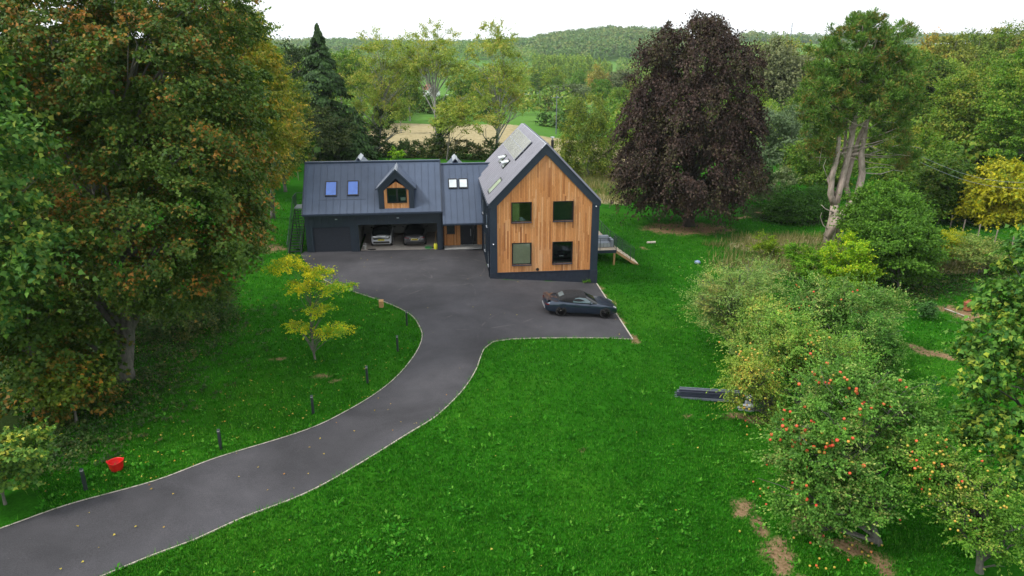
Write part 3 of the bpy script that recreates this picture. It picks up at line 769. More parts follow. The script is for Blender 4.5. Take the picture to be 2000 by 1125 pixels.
# side and rear walls of the main block
mb = MB(); mb.box(-.02, .14, .255, 13.0, -1.2, 5.50); seams_x(mb, .4, 7.7, -.3, 5.4, -.02, .42)
hpart('side_wall', mb, 'dark_seam')
mb = MB(); mb.box(7.68, 7.84, .265, 13.0, -2.2, 5.50); seams_x(mb, .4, 12.9, -1.6, 5.4, 7.84, .42, sgn=1); hpart('side_wall', mb, 'dark_seam')
mb = MB(); mb.prism([(0.15, 12.9, -1.5), (7.67, 12.9, -1.5), (7.67, 12.9, 5.5), (3.92, 12.9, 9.4), (.15, 12.9, 5.5)], (0, .1, 0)); hpart('rear_wall', mb, 'dark_seam')
mb = MB(); mb.box(.15, 7.67, .22, 12.88, 2.95, 3.15); mb.box(.15, 7.67, .22, 12.88, -.1, .1); hpart('floor', mb, 'innerwall')
mb = MB(); mb.box(.15, 3.6, 3.2, 3.3, 3.16, 6.0); hpart('room_wall', mb, 'greenwall')
mb = MB(); mb.box(3.62, 3.72, .22, 4, .11, 6.0); mb.box(3.73, 7.66, 4.0, 4.1, .11, 6.0); hpart('room_wall', mb, 'curtain')
mb = MB(); mb.box(.2, 3.6, 3.2, 3.3, .11, 2.94); hpart('room_wall', mb, 'blind')
wl = ['upper left window with a green room and pale cushion behind it', 'upper right window with a dark curtain behind it', 'lower left window with a beige blind drawn down', 'lower right window with a monitor on a desk behind it']
gw = [window(*w_, .07, house, label=l) for w_, l in zip(WINS, wl)]
mb = MB(); mb.box(1.63, 2.88, .13, .14, 1.06, 2.55)
for k in range(14): mb.box(1.63, 2.88, .123, .13, 1.1+k*.105, 1.112+k*.105)
part('blind', mb, 'blind', gw[2])
mb = MB(); mb.box(1.58, 2.10, .14, .17, 4.24, 5.53); part('curtain', mb, 'greenwall', gw[0])  # green panel added close behind the pane so the room's wall colour shows brighter
mb = MB()
for k in range(9):
    a = random.random()*6.28; mb.lathe([(0, -.12), (.13, -.06), (.16, .02), (.11, .1), (0, .14)], 8, (1.75+.09*k*.8+random.random()*.05, .35+.1*sin(a), 4.28+.06*cos(a)))
part('cushion', mb, 'whitepane', gw[0], smooth=True)
mb = MB(); 
for k in range(12): mb.box(4.6+.11*k, 4.68+.11*k, .28+.02*(k % 2), .31+.02*(k % 2), 4.22, 5.5)
part('curtain', mb, 'curtain', gw[1])
mb = MB(); mb.box(4.75, 5.7, .5, 1.1, 1.35, 1.40); mb.box(5.0, 5.45, .75, .78, 1.45, 1.75); part('desk', mb, 'black', gw[3])
mb = MB(); mb.box(5.1, 5.4, .45, .6, 1.41, 1.45); mb.box(4.6, 5.88, .16, .2, 1.0, 1.06); part('paper', mb, 'paper', gw[3])
# round vent and small lights on the front
mb = MB(); mb.lathe([(.11, 0), (.11, .05), (.085, .055), (.08, .02), (0, .02)], 20, (3.42, -.02, .60), 'y'); v_ = hpart('wall_vent', mb, 'black', smooth=False)
for x_, z_ in ((.2, 2.6), (7.6, 5.2)):
    mb = MB(); mb.lathe([(.05, 0), (.05, -.06), (.02, -.09), (0, -.09)][::-1], 10, (x_, -.03, z_), 'y'); hpart('wall_light', mb, 'cap')
# fittings along the dark side wall
for y_, z0, z1 in ((1.0, .6, 1.6), (2.2, 3.3, 4.2), (4.4, .8, 2.2), (6.2, 3.4, 4.4)):
    mb = MB(); mb.box(-.07, -.03, y_, y_+.7, z0, z1); o_ = hpart('side_window', mb, 'frame')
    mb = MB(); mb.box(-.078, -.071, y_+.06, y_+.64, z0+.06, z1-.06); part('pane', mb, 'carglass_side', o_)
    mb = MB(); mb.box(-.13, -.03, y_-.03, y_+.73, z0-.03, z0); part('sill', mb, 'cap', o_)
for y_ in (.35, 7.4):
    mb = MB(); mb.tube([(-.1, y_, -.2), (-.1, y_, 5.2), (-.02, y_, 5.4)], .035, 8); hpart('downpipe', mb, 'trim', smooth=True)
# main roof : ribbed sheets
a_ = atan2(9.62-5.56, 3.92+.04)
def ribbed(mb_, e0, e1, r0, r1, step=.66, rib=.16, t=.06):
    """e0,e1 eave corners ; r0,r1 ridge corners ; ribs run from eave to ridge"""
    e0, e1, r0, r1 = map(Vector, (e0, e1, r0, r1)); L = (e1-e0).length; d = (e1-e0).normalized(); n = d.cross((r0-e0).normalized()).normalized()
    if n.z < 0: n = -n
    u = []; s = 0
    while s < L-.01:
        for q, h in ((0, 0), (.40, 0), (.58, 1), (.80, 1)):
            if s+q*step <= L: u.append((s+q*step, h))
        s += step
    u.append((L, 0)); o = len(mb_.v); k = len(u)
    for p in (e0, r0):
        q = r1-r0 if p is r0 else e1-e0
        for s_, h in u: mb_.v.append(tuple(p+q*(s_/L)+n*rib*h))
    for p in (e0, r0):
        q = r1-r0 if p is r0 else e1-e0
        for s_, h in u: mb_.v.append(tuple(p+q*(s_/L)-n*t))
    for i in range(k-1):
        mb_.f += [(o+i, o+i+1, o+k+i+1, o+k+i), (o+2*k+i, o+2*k+i+1, o+3*k+i+1, o+3*k+i), (o+i, o+i+1, o+2*k+i+1, o+2*k+i), (o+k+i, o+k+i+1, o+3*k+i+1, o+3*k+i)]
    mb_.f += [(o, o+k, o+3*k, o+2*k), (o+k-1, o+2*k-1, o+4*k-1, o+3*k-1)]
mb = MB(); ribbed(mb, (-.10, -.05, 5.50), (-.10, 13.2, 5.50), (3.92, -.05, 9.62), (3.92, 13.2, 9.62)); roofL = hpart('roof', mb, 'corr')
roofL['label'] = 'steep slope of pale ribbed metal sheet with solar panels'
mb = MB(); ribbed(mb, (7.94, -.05, 5.50), (7.94, 13.2, 5.50), (3.93, -.05, 9.62), (3.93, 13.2, 9.62)); roofR = hpart('roof', mb, 'corr')
mb = MB()
mb.slab((3.62, -.1, 9.37), (3.92, -.1, 9.69), (3.92, 13.25, 9.69), (3.62, 13.25, 9.37), .012); mb.slab((3.92, -.1, 9.69), (4.22, -.1, 9.37), (4.22, 13.25, 9.37), (3.92, 13.25, 9.69), .012)
hpart('ridge_cap', mb, 'cap', roofL)
mb = MB(); mb.slab((-.12, -.13, 5.53), (-.12, .0, 5.53), (3.9, .0, 9.67), (3.9, -.13, 9.67), .05, (-sin(a_), 0, cos(a_)))
mb.slab((7.96, -.13, 5.53), (3.94, -.13, 9.67), (3.94, .0, 9.67), (7.96, .0, 5.53), .05, (sin(a_), 0, cos(a_))); hpart('verge_flashing', mb, 'trim', roofL)
mb = MB(); mb.box(-.21, -.1, -.05, 13.2, 5.38, 5.46); hpart('gutter', mb, 'trim', roofL)
def on_roof(s, y, h=0):       # s: horizontal distance from left eave
    return Vector((-.1+s, y, 5.50+s*tan(a_)))+Vector((-sin(a_), 0, cos(a_)))*h
def roofslab(mb_, s0, s1, y0, y1, h, t):
    mb_.slab(on_roof(s0, y0, h+.08), on_roof(s0, y1, h+.08), on_roof(s1, y1, h+.08), on_roof(s1, y0, h+.08), t, (-sin(a_), 0, cos(a_)))
# solar panels 5 x 2
for i in range(5):
    for j in range(2):
        s0 = 2.36+j*.645; y0 = 3.45+i*1.72
        mb = MB(); roofslab(mb, s0, s0+.632, y0, y0+1.705, .17, .04); p_ = part('solar_panel', mb, 'cap', roofL)
        mb = MB(); roofslab(mb, s0+.012, s0+.62, y0+.02, y0+1.685, .175, .006); part('cells', mb, 'pvglass', p_)
mb = MB()
for s0 in (2.5, 2.9, 3.15, 3.5): roofslab(mb, s0, s0+.04, 3.3, 12.2, .128, .06)
part('panel_rail', mb, 'black', roofL)
def rooflight(plane, a0, a1, b0, b1, pane, parent, lift=0, label=None):
    m_ = MB(); m2 = MB()
    fw = .07
    plane(m_, a0, a1, b0, b0+fw, .10, .12); plane(m_, a0, a1, b1-fw, b1, .10, .12)
    plane(m_, a0, a0+fw, b0+fw, b1-fw, .10, .12); plane(m_, a1-fw, a1, b0+fw, b1-fw, .10, .12)
    w = part('roof_window', m_, 'frame', parent)
    if label: w['label'] = label
    plane(m2, a0+fw, a1-fw, b0+fw, b1-fw, .085, .02); part('pane', m2, pane, w); return w
rooflight(roofslab, .25, 1.25, 1.75, 3.0, 'greenpane', roofL, label='roof window low on the ribbed slope')
for y0 in (4.9, 7.3):
    w_ = rooflight(roofslab, 1.55, 2.15, y0, y0+.95, 'whitepane', roofL, label='small roof window standing open below the solar panels')
    mb = MB(); p0 = on_roof(2.1, y0, .12); mb.slab(p0, p0+Vector((0, .95, 0)), p0+Vector((-.62, .95, -.12)), p0+Vector((-.62, 0, -.12)), .05, (0, 0, 1)); part('open_sash', mb, 'whitepane', w_)
mb = MB(); mb.tube([(5.36, 6, 7.6), (5.36, 6, 9.15)], .11, 12); fl = hpart('flue', mb, 'black', roofR, smooth=False)
mb = MB(); mb.lathe([(0, 9.42), (.16, 9.40), (.17, 9.32), (.05, 9.3), (.05, 9.15)][::-1], 12, (5.36, 6, 0)); part('cowl', mb, 'silverm', fl)

# ---- garage wing
GX0, GX1, GY = -14.3, -3.45, 7.8
GH = [(-13.77, -10.75, -.4, 2.30), (-10.12, -3.78, -.4, 2.35)]
mb = MB(); wall_front(mb, rect_cols(GX0, GX1, -.4, 3.42, GH), GY, .2, GH); seams_z(mb, GX0, GX1, 2.38, 3.38, GY, .53); seams_z(mb, GX0, GX1, 0, 2.3, GY, .53, GH)
hpart('garage_wall', mb, 'dark_seam')
mb = MB(); mb.prism([(GX0, GY+.21, -.3), (GX0, 14.2, -.3), (GX0, 14.2, 3.5), (GX0, 11.0, 6.75), (GX0, GY+.21, 3.6)], (.15, 0, 0)); seams_x(mb, 8, 14, 0, 3.4, GX0, .5)
mb.box(GX0+.2, -3.3, 14.05, 14.2, -.3, 3.4); mb.box(-3.46, -3.3, GY+.21, 14.04, -.3, 3.4); hpart('garage_wall', mb, 'dark_seam')
mb = MB(); mb.box(-10.45, -10.3, GY+.22, 14.0, .02, 2.6); mb.box(-10.28, -3.5, 13.9, 14.0, .02, 2.6); mb.box(-3.6, -3.5, GY+.22, 13.88, .02, 2.6); mb.box(-10.28, -3.62, GY+.22, 13.88, 2.62, 2.7)
hpart('garage_lining', mb, 'innerwall')
mb = MB(); mb.box(-10.10, -3.8, GY-.05, 13.88, -.3, .055); hpart('garage_floor', mb, 'concrete')
mb = MB(); z = 0.03
while z < 2.28: mb.prism([(-13.75, GY+.10, z), (-13.75, GY+.085, z+.035), (-13.75, GY+.10, z+.07), (-13.75, GY+.14, z+.07), (-13.75, GY+.14, z)], (2.98, 0, 0)); z += .075
gd = hpart('garage_door', mb, 'roller'); gd['label'] = 'closed dark blue roller shutter'
mb = MB(); mb.box(-13.77, -10.75, GY+.06, GY+.16, 2.2, 2.30); mb.box(-13.8, -13.72, GY+.05, GY+.17, 0, 2.2); mb.box(-10.80, -10.73, GY+.05, GY+.17, 0, 2.2); part('door_guide', mb, 'trim', gd)
mb = MB(); mb.box(-13.9, -10.6, GY-.1, GY+.2, -.2, .05); hpart('threshold', mb, 'stone')
for x_ in (-11.9, -7.0):
    mb = MB(); mb.box(x_, x_+.18, GY-.1, GY, 2.85, 2.92); hpart('wall_light', mb, 'cap')
for x_ in (-12.4, -9.2, -6.2):    # shelves and clutter at the back
    mb = MB()
    for z in (.5, 1.1, 1.7): mb.box(x_, x_+1.5, 13.3, 13.85, z, z+.04)
    for k in range(7):
        a = x_+random.random()*1.2; z = random.choice((.54, 1.14)); mb.box(a, a+.15+random.random()*.2, 13.35, 13.7, z, z+.2+random.random()*.25)
    if x_ > -10.2: hpart('shelf_unit', mb, 'black')
WD = Vector((0, -sin(radians(45)), cos(radians(45))))
def wing(mb_, x0, x1, y0, y1, h, t, z0=3.4, yb=7.45):     # slab on a 45 degree slope
    f_ = lambda x, y: Vector((x, y, z0+(y-yb)))+WD*h
    mb_.slab(f_(x0, y0), f_(x1, y0), f_(x1, y1), f_(x0, y1), t, WD)
def seamroof(x0, x1, y0, y1, step, z0, yb):
    m_ = MB(); wing(m_, x0, x1, y0, y1, 0, .10, z0, yb); x = x0+.18
    while x < x1-.05: wing(m_, x, x+.016, y0, y1-.02, .035, .036, z0, yb); x += step
    return m_
mb = seamroof(-14.36, -3.36, 7.45, 11.0, .545, 3.4, 7.45); groof = hpart('roof', mb, 'roof_seam'); groof['label'] = 'dark standing seam slope over the garage with two blue roof windows'
mb = MB(); mb.slab((-14.36, 14.6, 3.4), (-14.36, 11.0, 6.95), (-3.36, 11.0, 6.95), (-3.36, 14.6, 3.4), .1, (0, .7, .7)); hpart('roof', mb, 'roof_seam')
mb = MB(); mb.box(-14.4, -3.33, 10.87, 11.13, 6.93, 7.02); hpart('ridge_cap', mb, 'roof_seam', groof)
mb = MB(); mb.box(-14.4, -3.36, 7.32, 7.46, 3.26, 3.36); hpart('gutter', mb, 'trim', groof)
mb = MB(); wing(mb, -14.42, -14.34, 7.40, 11.05, .05, .2); hpart('verge_flashing', mb, 'trim', groof); mb = MB(); wing(mb, -3.38, -3.30, 7.40, 11.05, .05, .2); hpart('verge_flashing', mb, 'trim', groof)
gslab = lambda m_, a0, a1, b0, b1, h, t: wing(m_, b0, b1, a0, a1, h, t)
rooflight(gslab, 8.62, 9.64, -12.66, -11.72, 'bluepane', groof); rooflight(gslab, 8.63, 9.65, -10.90, -10.0, 'bluepane', groof)
mb = MB(); wing(mb, -13.2, -9.4, 8.38, 8.40, .012, .01); hpart('flashing_line', mb, 'trim', groof)
# link between garage and main block
mb = seamroof(-3.30, .02, 6.85, 11.0, .50, 2.50, 6.85); wing(mb, .02, 1.6, 9.7, 11.0, 0, .1, 2.5, 6.85)
lroof = hpart('roof', mb, 'roof_seam'); lroof['label'] = 'lower standing seam slope over the entrance with two white roof windows'
mb = MB(); mb.slab((-3.3, 14.6, 3.1), (-3.3, 11.0, 6.65), (.8, 11.0, 6.65), (.8, 14.6, 3.1), .1, (0, .7, .7)); hpart('roof', mb, 'roof_seam')
mb = MB(); mb.box(-3.3, 1.1, 10.88, 11.12, 6.63, 6.72); hpart('ridge_cap', mb, 'roof_seam', lroof)
mb = MB(); mb.box(-3.32, -.03, 6.72, 6.86, 2.38, 2.47); hpart('gutter', mb, 'trim', lroof)
lslab = lambda m_, a0, a1, b0, b1, h, t: wing(m_, b0, b1, a0, a1, h, t, 2.5, 6.85)
rooflight(lslab, 9.22, 9.9, -2.72, -1.98, 'whitepane', lroof); rooflight(lslab, 9.22, 9.9, -1.86, -1.12, 'whitepane', lroof)
LY = 8.9; LH = [(-2.95, -2.33, 1.08, 2.1), (-1.85, -.42, .02, 2.2)]
mb = MB(); wall_front(mb, rect_cols(-3.25, -.03, .02, 2.9, LH), LY, .15, LH); w_ = hpart('entrance_wall', mb, 'cedar'); w_['label'] = 'orange cedar boards beside the front door'
window(-2.95, -2.33, 1.08, 2.1, LY+.04, house, sill=False)
mb = MB(); mb.box(-1.82, -.86, LY+.05, LY+.10, .14, 2.18)
for k in range(6): mb.box(-1.78+.15*k, -1.77+.15*k, LY+.045, LY+.05, .2, 2.12)
fd = hpart('front_door', mb, 'door'); fd['label'] = 'dark navy front door'
mb = MB(); mb.box(-1.0, -.96, LY-.02, LY+.03, .9, 1.5); part('handle', mb, 'silverm', fd)
mb = MB(); mb.box(-1.86, -.40, LY+.0, LY+.12, .10, .145); part('door_sill', mb, 'silverm', fd)
mb = MB(); mb.box(-.84, -.44, LY+.05, LY+.10, .14, 2.18); sl = hpart('side_light', mb, 'frame')
mb = MB(); mb.box(-.78, -.50, LY+.04, LY+.048, .2, 2.1); part('pane', mb, 'carglass', sl)
mb = MB()
for k in range(5): mb.box(-3.22+k*.64, -3.22+k*.64+.63, 7.82, 8.42, -.1, .12); mb.box(-3.22+k*.64, -3.22+k*.64+.63, 8.43, 8.89, -.1, .12)
hpart('doorstep', mb, 'stone')
mb = MB(); mb.box(-3.3, 0, 10.4, 10.5, 0, 3.2); mb.box(-3.3, 0, 9.06, 10.39, -.05, .05); hpart('room_wall', mb, 'curtain')
# ---- dormer
DY = 7.7; dx0, dx1, dxc = -8.33, -5.53, -6.93
mb = MB()
mb.prism([(dx0, DY, 3.56), (dx0+.42, DY, 3.56), (dx0+.42, DY, 5.12), (dxc, DY, 6.10), (dx1-.42, DY, 5.12), (dx1-.42, DY, 3.56), (dx1, DY, 3.56), (dx1, DY, 5.36), (dxc, DY, 6.76), (dx0, DY, 5.36)], (0, .06, 0))
dm = hpart('dormer', mb, 'trim'); dm['label'] = 'gabled dormer above the garage'
mb = MB(); mb.prism([(dx0+.01, DY+.06, 3.60), (dx0+.01, 9.5, 5.4), (dx0+.01, DY+.06, 5.36)], (.1, 0, 0)); part('cheek', mb, 'trim', dm); mb = MB(); mb.prism([(dx1-.11, DY+.06, 3.60), (dx1-.11, 9.5, 5.4), (dx1-.11, DY+.06, 5.36)], (.1, 0, 0)); part('cheek', mb, 'trim', dm)
dh = [(-7.66, dxc, 4.12, 5.34), (dxc, -6.10, 4.12, 5.34)]
mb = MB(); cs = [dx0+.40, -7.66, dxc, -6.10, dx1-.40]
wall_front(mb, [(a, b_, 3.66, 5.12+(a-cs[0])*.72 if a < dxc else 5.12+(cs[-1]-a)*.72, 5.12+(b_-cs[0])*.72 if b_ <= dxc else 5.12+(cs[-1]-b_)*.72) for a, b_ in zip(cs[:-1], cs[1:])], DY+.03, .05, dh)
part('timber_face', mb, 'cedar', dm)
dw = window(-7.66, -6.10, 4.12, 5.34, DY+.03, dm, mull=(-6.86,), fw=.06, rev=.06) if False else None
f = MB(); fw = .07
f.box(-7.66, -7.59, DY-.01, DY+.07, 4.12, 5.34); f.box(-6.17, -6.10, DY-.01, DY+.07, 4.12, 5.34); f.box(-7.59, -6.17, DY-.01, DY+.07, 4.12, 4.2); f.box(-7.59, -6.17, DY-.01, DY+.07, 5.26, 5.34); f.box(-6.95, -6.79, DY-.008, DY+.068, 4.2, 5.26)
part('window_frame', f, 'frame', dm)
mb = MB(); mb.box(-7.59, -6.95, DY+.03, DY+.04, 4.2, 5.26); mb.box(-6.79, -6.17, DY+.03, DY+.04, 4.2, 5.26); part('pane', mb, 'glass', dm)
mb = MB(); mb.box(-6.62, -6.22, DY+.3, DY+.31, 4.25, 4.5); part('paper', mb, 'paper', dm)
mb = MB(); mb.box(-8.2, -5.7, DY+.9, DY+.95, 3.7, 5.3); part('room_wall', mb, 'curtain', dm)
mb = MB()
ribbed(mb, (dx0-.13, DY-.12, 5.27), (dx0-.13, 9.35, 5.27), (dxc, DY-.12, 6.80), (dxc, 10.9, 6.80), step=.34, rib=.06)
ribbed(mb, (dx1+.13, DY-.12, 5.27), (dx1+.13, 9.35, 5.27), (dxc+.005, DY-.12, 6.80), (dxc+.005, 10.9, 6.80), step=.34, rib=.06)
part('dormer_roof', mb, 'roof_seam', dm)
mb = MB(); mb.slab((dxc-.15, DY-.15, 6.71), (dxc, DY-.15, 6.87), (dxc, 10.85, 6.87), (dxc-.15, 10.7, 6.71), .012); mb.slab((dxc, DY-.15, 6.87), (dxc+.15, DY-.15, 6.71), (dxc+.15, 10.7, 6.71), (dxc, 10.85, 6.87), .012); part('ridge_cap', mb, 'cap', dm)
mb = MB(); mb.slab((dx0-.15, DY-.16, 5.30), (dx0-.15, DY-.1, 5.30), (dxc-.02, DY-.1, 6.85), (dxc-.02, DY-.16, 6.85), .04, (-.7, 0, .7)); mb.slab((dx1+.15, DY-.16, 5.30), (dxc+.02, DY-.16, 6.85), (dxc+.02, DY-.1, 6.85), (dx1+.15, DY-.1, 5.30), .04, (.7, 0, .7))
mb.tube([(dx0-.18, DY-.1, 5.24), (dx0-.18, 9.3, 5.24)], .05, 6); mb.tube([(dx1+.18, DY-.1, 5.24), (dx1+.18, 9.3, 5.24)], .05, 6); part('gutter', mb, 'trim', dm)
for xx in (-10.1, -2.05):   # rear dormers whose ridges show above the roof
    zz = 7.20 if xx < -5 else 7.0
    mb = MB(); mb.slab((xx-1.3, 11.25, zz-1.3), (xx, 11.25, zz), (xx, 13.8, zz), (xx-1.3, 13.8, zz-1.3), .05); mb.slab((xx, 11.25, zz), (xx+1.3, 11.25, zz-1.3), (xx+1.3, 13.8, zz-1.3), (xx, 13.8, zz), .05)
    mb.prism([(xx-1.2, 13.7, 3.4), (xx+1.2, 13.7, 3.4), (xx+1.2, 13.7, zz-1.25), (xx, 13.7, zz-.06), (xx-1.2, 13.7, zz-1.25)], (0, .08, 0))
    d_ = hpart('rear_dormer', mb, 'roof_seam')
    mb = MB(); mb.slab((xx-.22, 11.2, zz-.14), (xx, 11.2, zz+.07), (xx, 13.85, zz+.07), (xx-.22, 13.85, zz-.14), .02); mb.slab((xx, 11.2, zz+.07), (xx+.22, 11.2, zz-.14), (xx+.22, 13.85, zz-.14), (xx, 13.85, zz+.07), .02); part('ridge_cap', mb, 'cap', d_)

# ---- outside staircase at the left end (built in the house frame)
def hobj(x, y, z=0):
    p = hw(x, y); return (p[0], p[1], z)
st = thing('staircase', 'black steel outside staircase with open treads climbing the left end of the garage', 'staircase', hobj(-15.15, 7.4), PSI)
sx0, sx1 = -.62, .40; n = 17
mb = MB()
for k in range(n): mb.box(sx0+.04, sx1-.04, .1+k*.235, .1+k*.235+.20, .12+k*.172, .16+k*.172)
part('treads', mb, 'darkmetal', st)
mb = MB()
for x_ in (sx0, sx1-.04): mb.prism([(x_, 0, 0), (x_, .25, -.02), (x_, 4.3, 2.78), (x_, 4.3, 3.04), (x_, 0, .22)], (.04, 0, 0))
part('stringers', mb, 'darkmetal', st)
mb = MB(); mb.box(sx0, sx1+.02, 4.12, 5.6, 2.98, 3.06); part('landing', mb, 'cap', st)
mb = MB()
for x_, y_ in ((sx0+.03, 5.5), (sx1-.1, 5.5), (sx0+.03, 4.3)): mb.tube([(x_, y_, 0), (x_, y_, 2.98)], .04, 6)
part('leg', mb, 'darkmetal', st)
mb = MB(); mb.tube([(sx0, -.1, 1.0), (sx0, 4.2, 4.05), (sx0, 5.55, 4.08), (sx1, 5.6, 4.08)], .025, 6)
k = 0
while k < 18: y_ = k*.235; z_ = k*.172; mb.tube([(sx0, y_, z_+.1), (sx0, y_, z_+1.03)], .012, 4); k += 1
for k in range(11): mb.tube([(sx0, 4.3+k*.125, 3.05), (sx0, 4.3+k*.125, 4.07)], .010, 4)
for k in range(8): mb.tube([(sx0+.05+k*.12, 5.58, 3.05), (sx0+.05+k*.12, 5.58, 4.07)], .010, 4)
part('railing', mb, 'railmetal', st)
mb = MB(); mb.tube([(sx1, -.1, 1.0), (sx1, 3.2, 3.35)], .022, 6); mb.tube([(sx1, 0, .1), (sx1, -.1, 1.0)], .022, 6); part('railing', mb, 'railmetal', st)
mb = MB(); mb.box(sx0-.05, sx1+.25, -.45, .05, -.02, .12); part('bottom_plate', mb, 'black', st)

# ---- raised deck on the right
dz = .35; dk = thing('deck', 'raised timber deck on posts with wire railing on the right of the house', 'deck', hobj(7.9, 5.2, dz), PSI)
DW, DL = 2.75, 7.4
mb = MB(); x = 0
while x < DW: mb.box(x, min(x+.138, DW), .05, DL, -.03, 0); x += .145
part('deck_boards', mb, 'decking', dk)
mb = MB(); mb.box(-.02, DW+.03, 0, .045, -.24, 0.005); mb.box(DW, DW+.04, .05, DL, -.24, 0.005); mb.box(0, DW, DL, DL+.04, -.24, 0); part('fascia', mb, 'trim', dk)
for x_, y_ in ((DW-.12, .12), (DW-.12, 3.6), (DW-.12, 7.1), (1.2, 3.6)):
    p = hw(7.9+x_, 5.2+y_); mb = MB(); mb.box(x_-.075, x_+.075, y_-.075, y_+.075, tz(*p)-dz-.2, -.03); part('post', mb, 'oakpost', dk)
def rail(pts, parent, n_w=8, h=1.0, post=1.1):
    mb = MB()
    for a, b_ in zip(pts[:-1], pts[1:]):
        a, b_ = Vector(a), Vector(b_); L = (b_-a).length; k = max(1, round(L/post))
        for i in range(k+1):
            p = a.lerp(b_, i/k); mb.box(p.x-.018, p.x+.018, p.y-.018, p.y+.018, p.z-.1, p.z+h)
        mb.tube([a+Vector((0, 0, h)), b_+Vector((0, 0, h))], .022, 6)
        for j in range(n_w): z_ = .1+j*(h-.15)/n_w; mb.tube([a+Vector((0, 0, z_)), b_+Vector((0, 0, z_))], .009, 4)
    return part('railing', mb, 'railmetal', parent)
rail([(.05, .03, 0), (DW, .03, 0)], dk); rail([(DW, .03, 0), (DW, .9, 0)], dk); rail([(DW, 2.3, 0), (DW, DL, 0), (0.05, DL, 0)], dk)
gzs = tz(*hw(7.9+DW+2.0, 5.2+1.6))-dz; ns = 7; run = 2.1
mb = MB()
for k in range(ns):
    x_ = DW+.05+k*run/ns; z_ = (k+1)*gzs/(ns+.5); mb.box(x_, x_+run/ns+.03, .95, 2.25, z_-.045, z_)
part('steps', mb, 'decking', dk)
mb = MB()
for y_ in (.90, 2.25): mb.prism([(DW+.04, y_, -.16), (DW+.04, y_, -.40), (DW+run, y_, gzs-.16), (DW+run+.15, y_, gzs-.16), (DW+run+.15, y_, gzs-.02)], (0, .05, 0))
part('stringers', mb, 'softwood', dk)
rail([(DW+.02, 2.32, 0), (DW+run+.1, 2.32, gzs+.05)], dk, post=1.2); rail([(DW+.02, .88, 0), (DW+run*.7, .88, gzs*.7)], dk, post=1.4)
# covered garden furniture on the deck
cv = thing('garden_sofa', 'grey covered garden sofa on the raised deck', 'garden sofa', hobj(9.6, 6.1, dz), PSI)
mb = MB(); mb.box(-1.0, .75, -.1, .55, .02, .42); part('seat', mb, 'cover', cv, bevel=.06)
mb = MB(); mb.box(-1.0, .75, .56, .85, .02, .85); part('backrest', mb, 'cover', cv, bevel=.07)
for x_ in (-1.15, .9): mb = MB(); mb.box(x_-.12, x_+.12, -.1, .85, .02, .66); part('armrest', mb, 'cover', cv, bevel=.06)
mb = MB()
for k in range(6): mb.box(-.95+k*.29, -.72+k*.29, -.13, -.1, .05, .38)
part('slats', mb, 'cap', cv)
tb = thing('garden_table', 'low pale wooden table at the front corner of the deck', 'table', hobj(8.5, 5.9, dz), PSI)
mb = MB(); mb.box(-.45, .45, -.35, .35, .38, .43); part('tabletop', mb, 'decking', tb, bevel=.01)
for sx in (-1, 1):
    for sy in (-1, 1): mb = MB(); mb.box(sx*.38-.03, sx*.38+.03, sy*.28-.03, sy*.28+.03, .004, .38); part('leg', mb, 'decking', tb)

def sack(name, label, cat, p, r, m_, seed=0):
    rg = np.random.default_rng(seed); bm_ = bpy.data.meshes.new(name); import bmesh
    b_ = bmesh.new(); bmesh.ops.create_icosphere(b_, subdivisions=3, radius=1)
    for v_ in b_.verts:
        d = 1+.22*sin(v_.co.x*5+seed)*cos(v_.co.y*6)+.15*sin(v_.co.z*9+v_.co.x*4); v_.co = Vector((v_.co.x*r[0]*d, v_.co.y*r[1]*d, max(-.75, v_.co.z)*r[2]*d+r[2]*.75))
    b_.to_mesh(bm_); b_.free(); bm_.shade_smooth(); o = obj_from(bm_, name, M[m_]); o.location = p; return tag(o, label, cat)
p = hw(8.35, 6.6); sack('bag', 'crumpled pale blue plastic bag under the raised deck', 'bag', (p[0], p[1], tz(*p)+.45), (.4, .3, .3), 'bluebag', 3)
p = hw(8.4, 6.9); mb = MB(); mb.box(-.5, .5, -.3, .3, 0, .45); o = mb.build('crate', M['black'], bevel=.03); o.location = (p[0], p[1], tz(*p)-.01); tag(o, 'black crate under the deck holding the blue bag', 'crate')
p = at(1362, 515); sack('plastic_sack', 'small pale blue sack lying in the grass left of the grey green apple tree', 'sack', p, (.24, .2, .16), 'bluebag', 8)

# garage contents
def on_floor(x, y): return hobj(x, y, .056)
bk = thing('bucket', 'small white bucket on the garage floor by the left wall', 'bucket', on_floor(-9.8, 8.75), PSI)
mb = MB(); mb.lathe([(.11, 0), (.15, .32), (.16, .33), (.14, .33), (.105, .03), (0, .03)], 16); part('body', mb, 'white', bk, smooth=True)
mb = MB(); mb.tube([(-.15, 0, .3), (-.13, 0, .42), (0, 0, .5), (.13, 0, .42), (.15, 0, .3)], .008, 5); part('handle', mb, 'silverm', bk)
yc = thing('jerry_can', 'yellow plastic container at the right edge of the open garage', 'container', on_floor(-3.95, 8.1), PSI)
mb = MB(); mb.lathe([(.14, 0), (.16, .04), (.16, .40), (.12, .48), (.05, .52), (.05, .56), (0, .56)], 14); part('body', mb, 'yellow', yc, smooth=True)
mb = MB(); mb.tube([(0, -.12, .46), (0, -.06, .60), (0, .08, .60), (0, .12, .46)], .02, 6); part('handle', mb, 'black', yc)
mb = MB(); mb.lathe([(0, .56), (.045, .56), (.045, .62), (0, .62)], 10); part('cap', mb, 'black', yc)
mb = MB(); pts = []
for k in range(70): a = k*.42; r_ = .20+.05*sin(k*.7); pts.append((r_*1.25*cos(a), r_*sin(a), .02+.0028*k))
mb.tube(pts, .014, 5); o = mb.build('hose', M['hose'], smooth=True); o.location = on_floor(-4.55, 8.25); tag(o, 'coiled green hose on the garage floor beside the yellow container', 'hose')
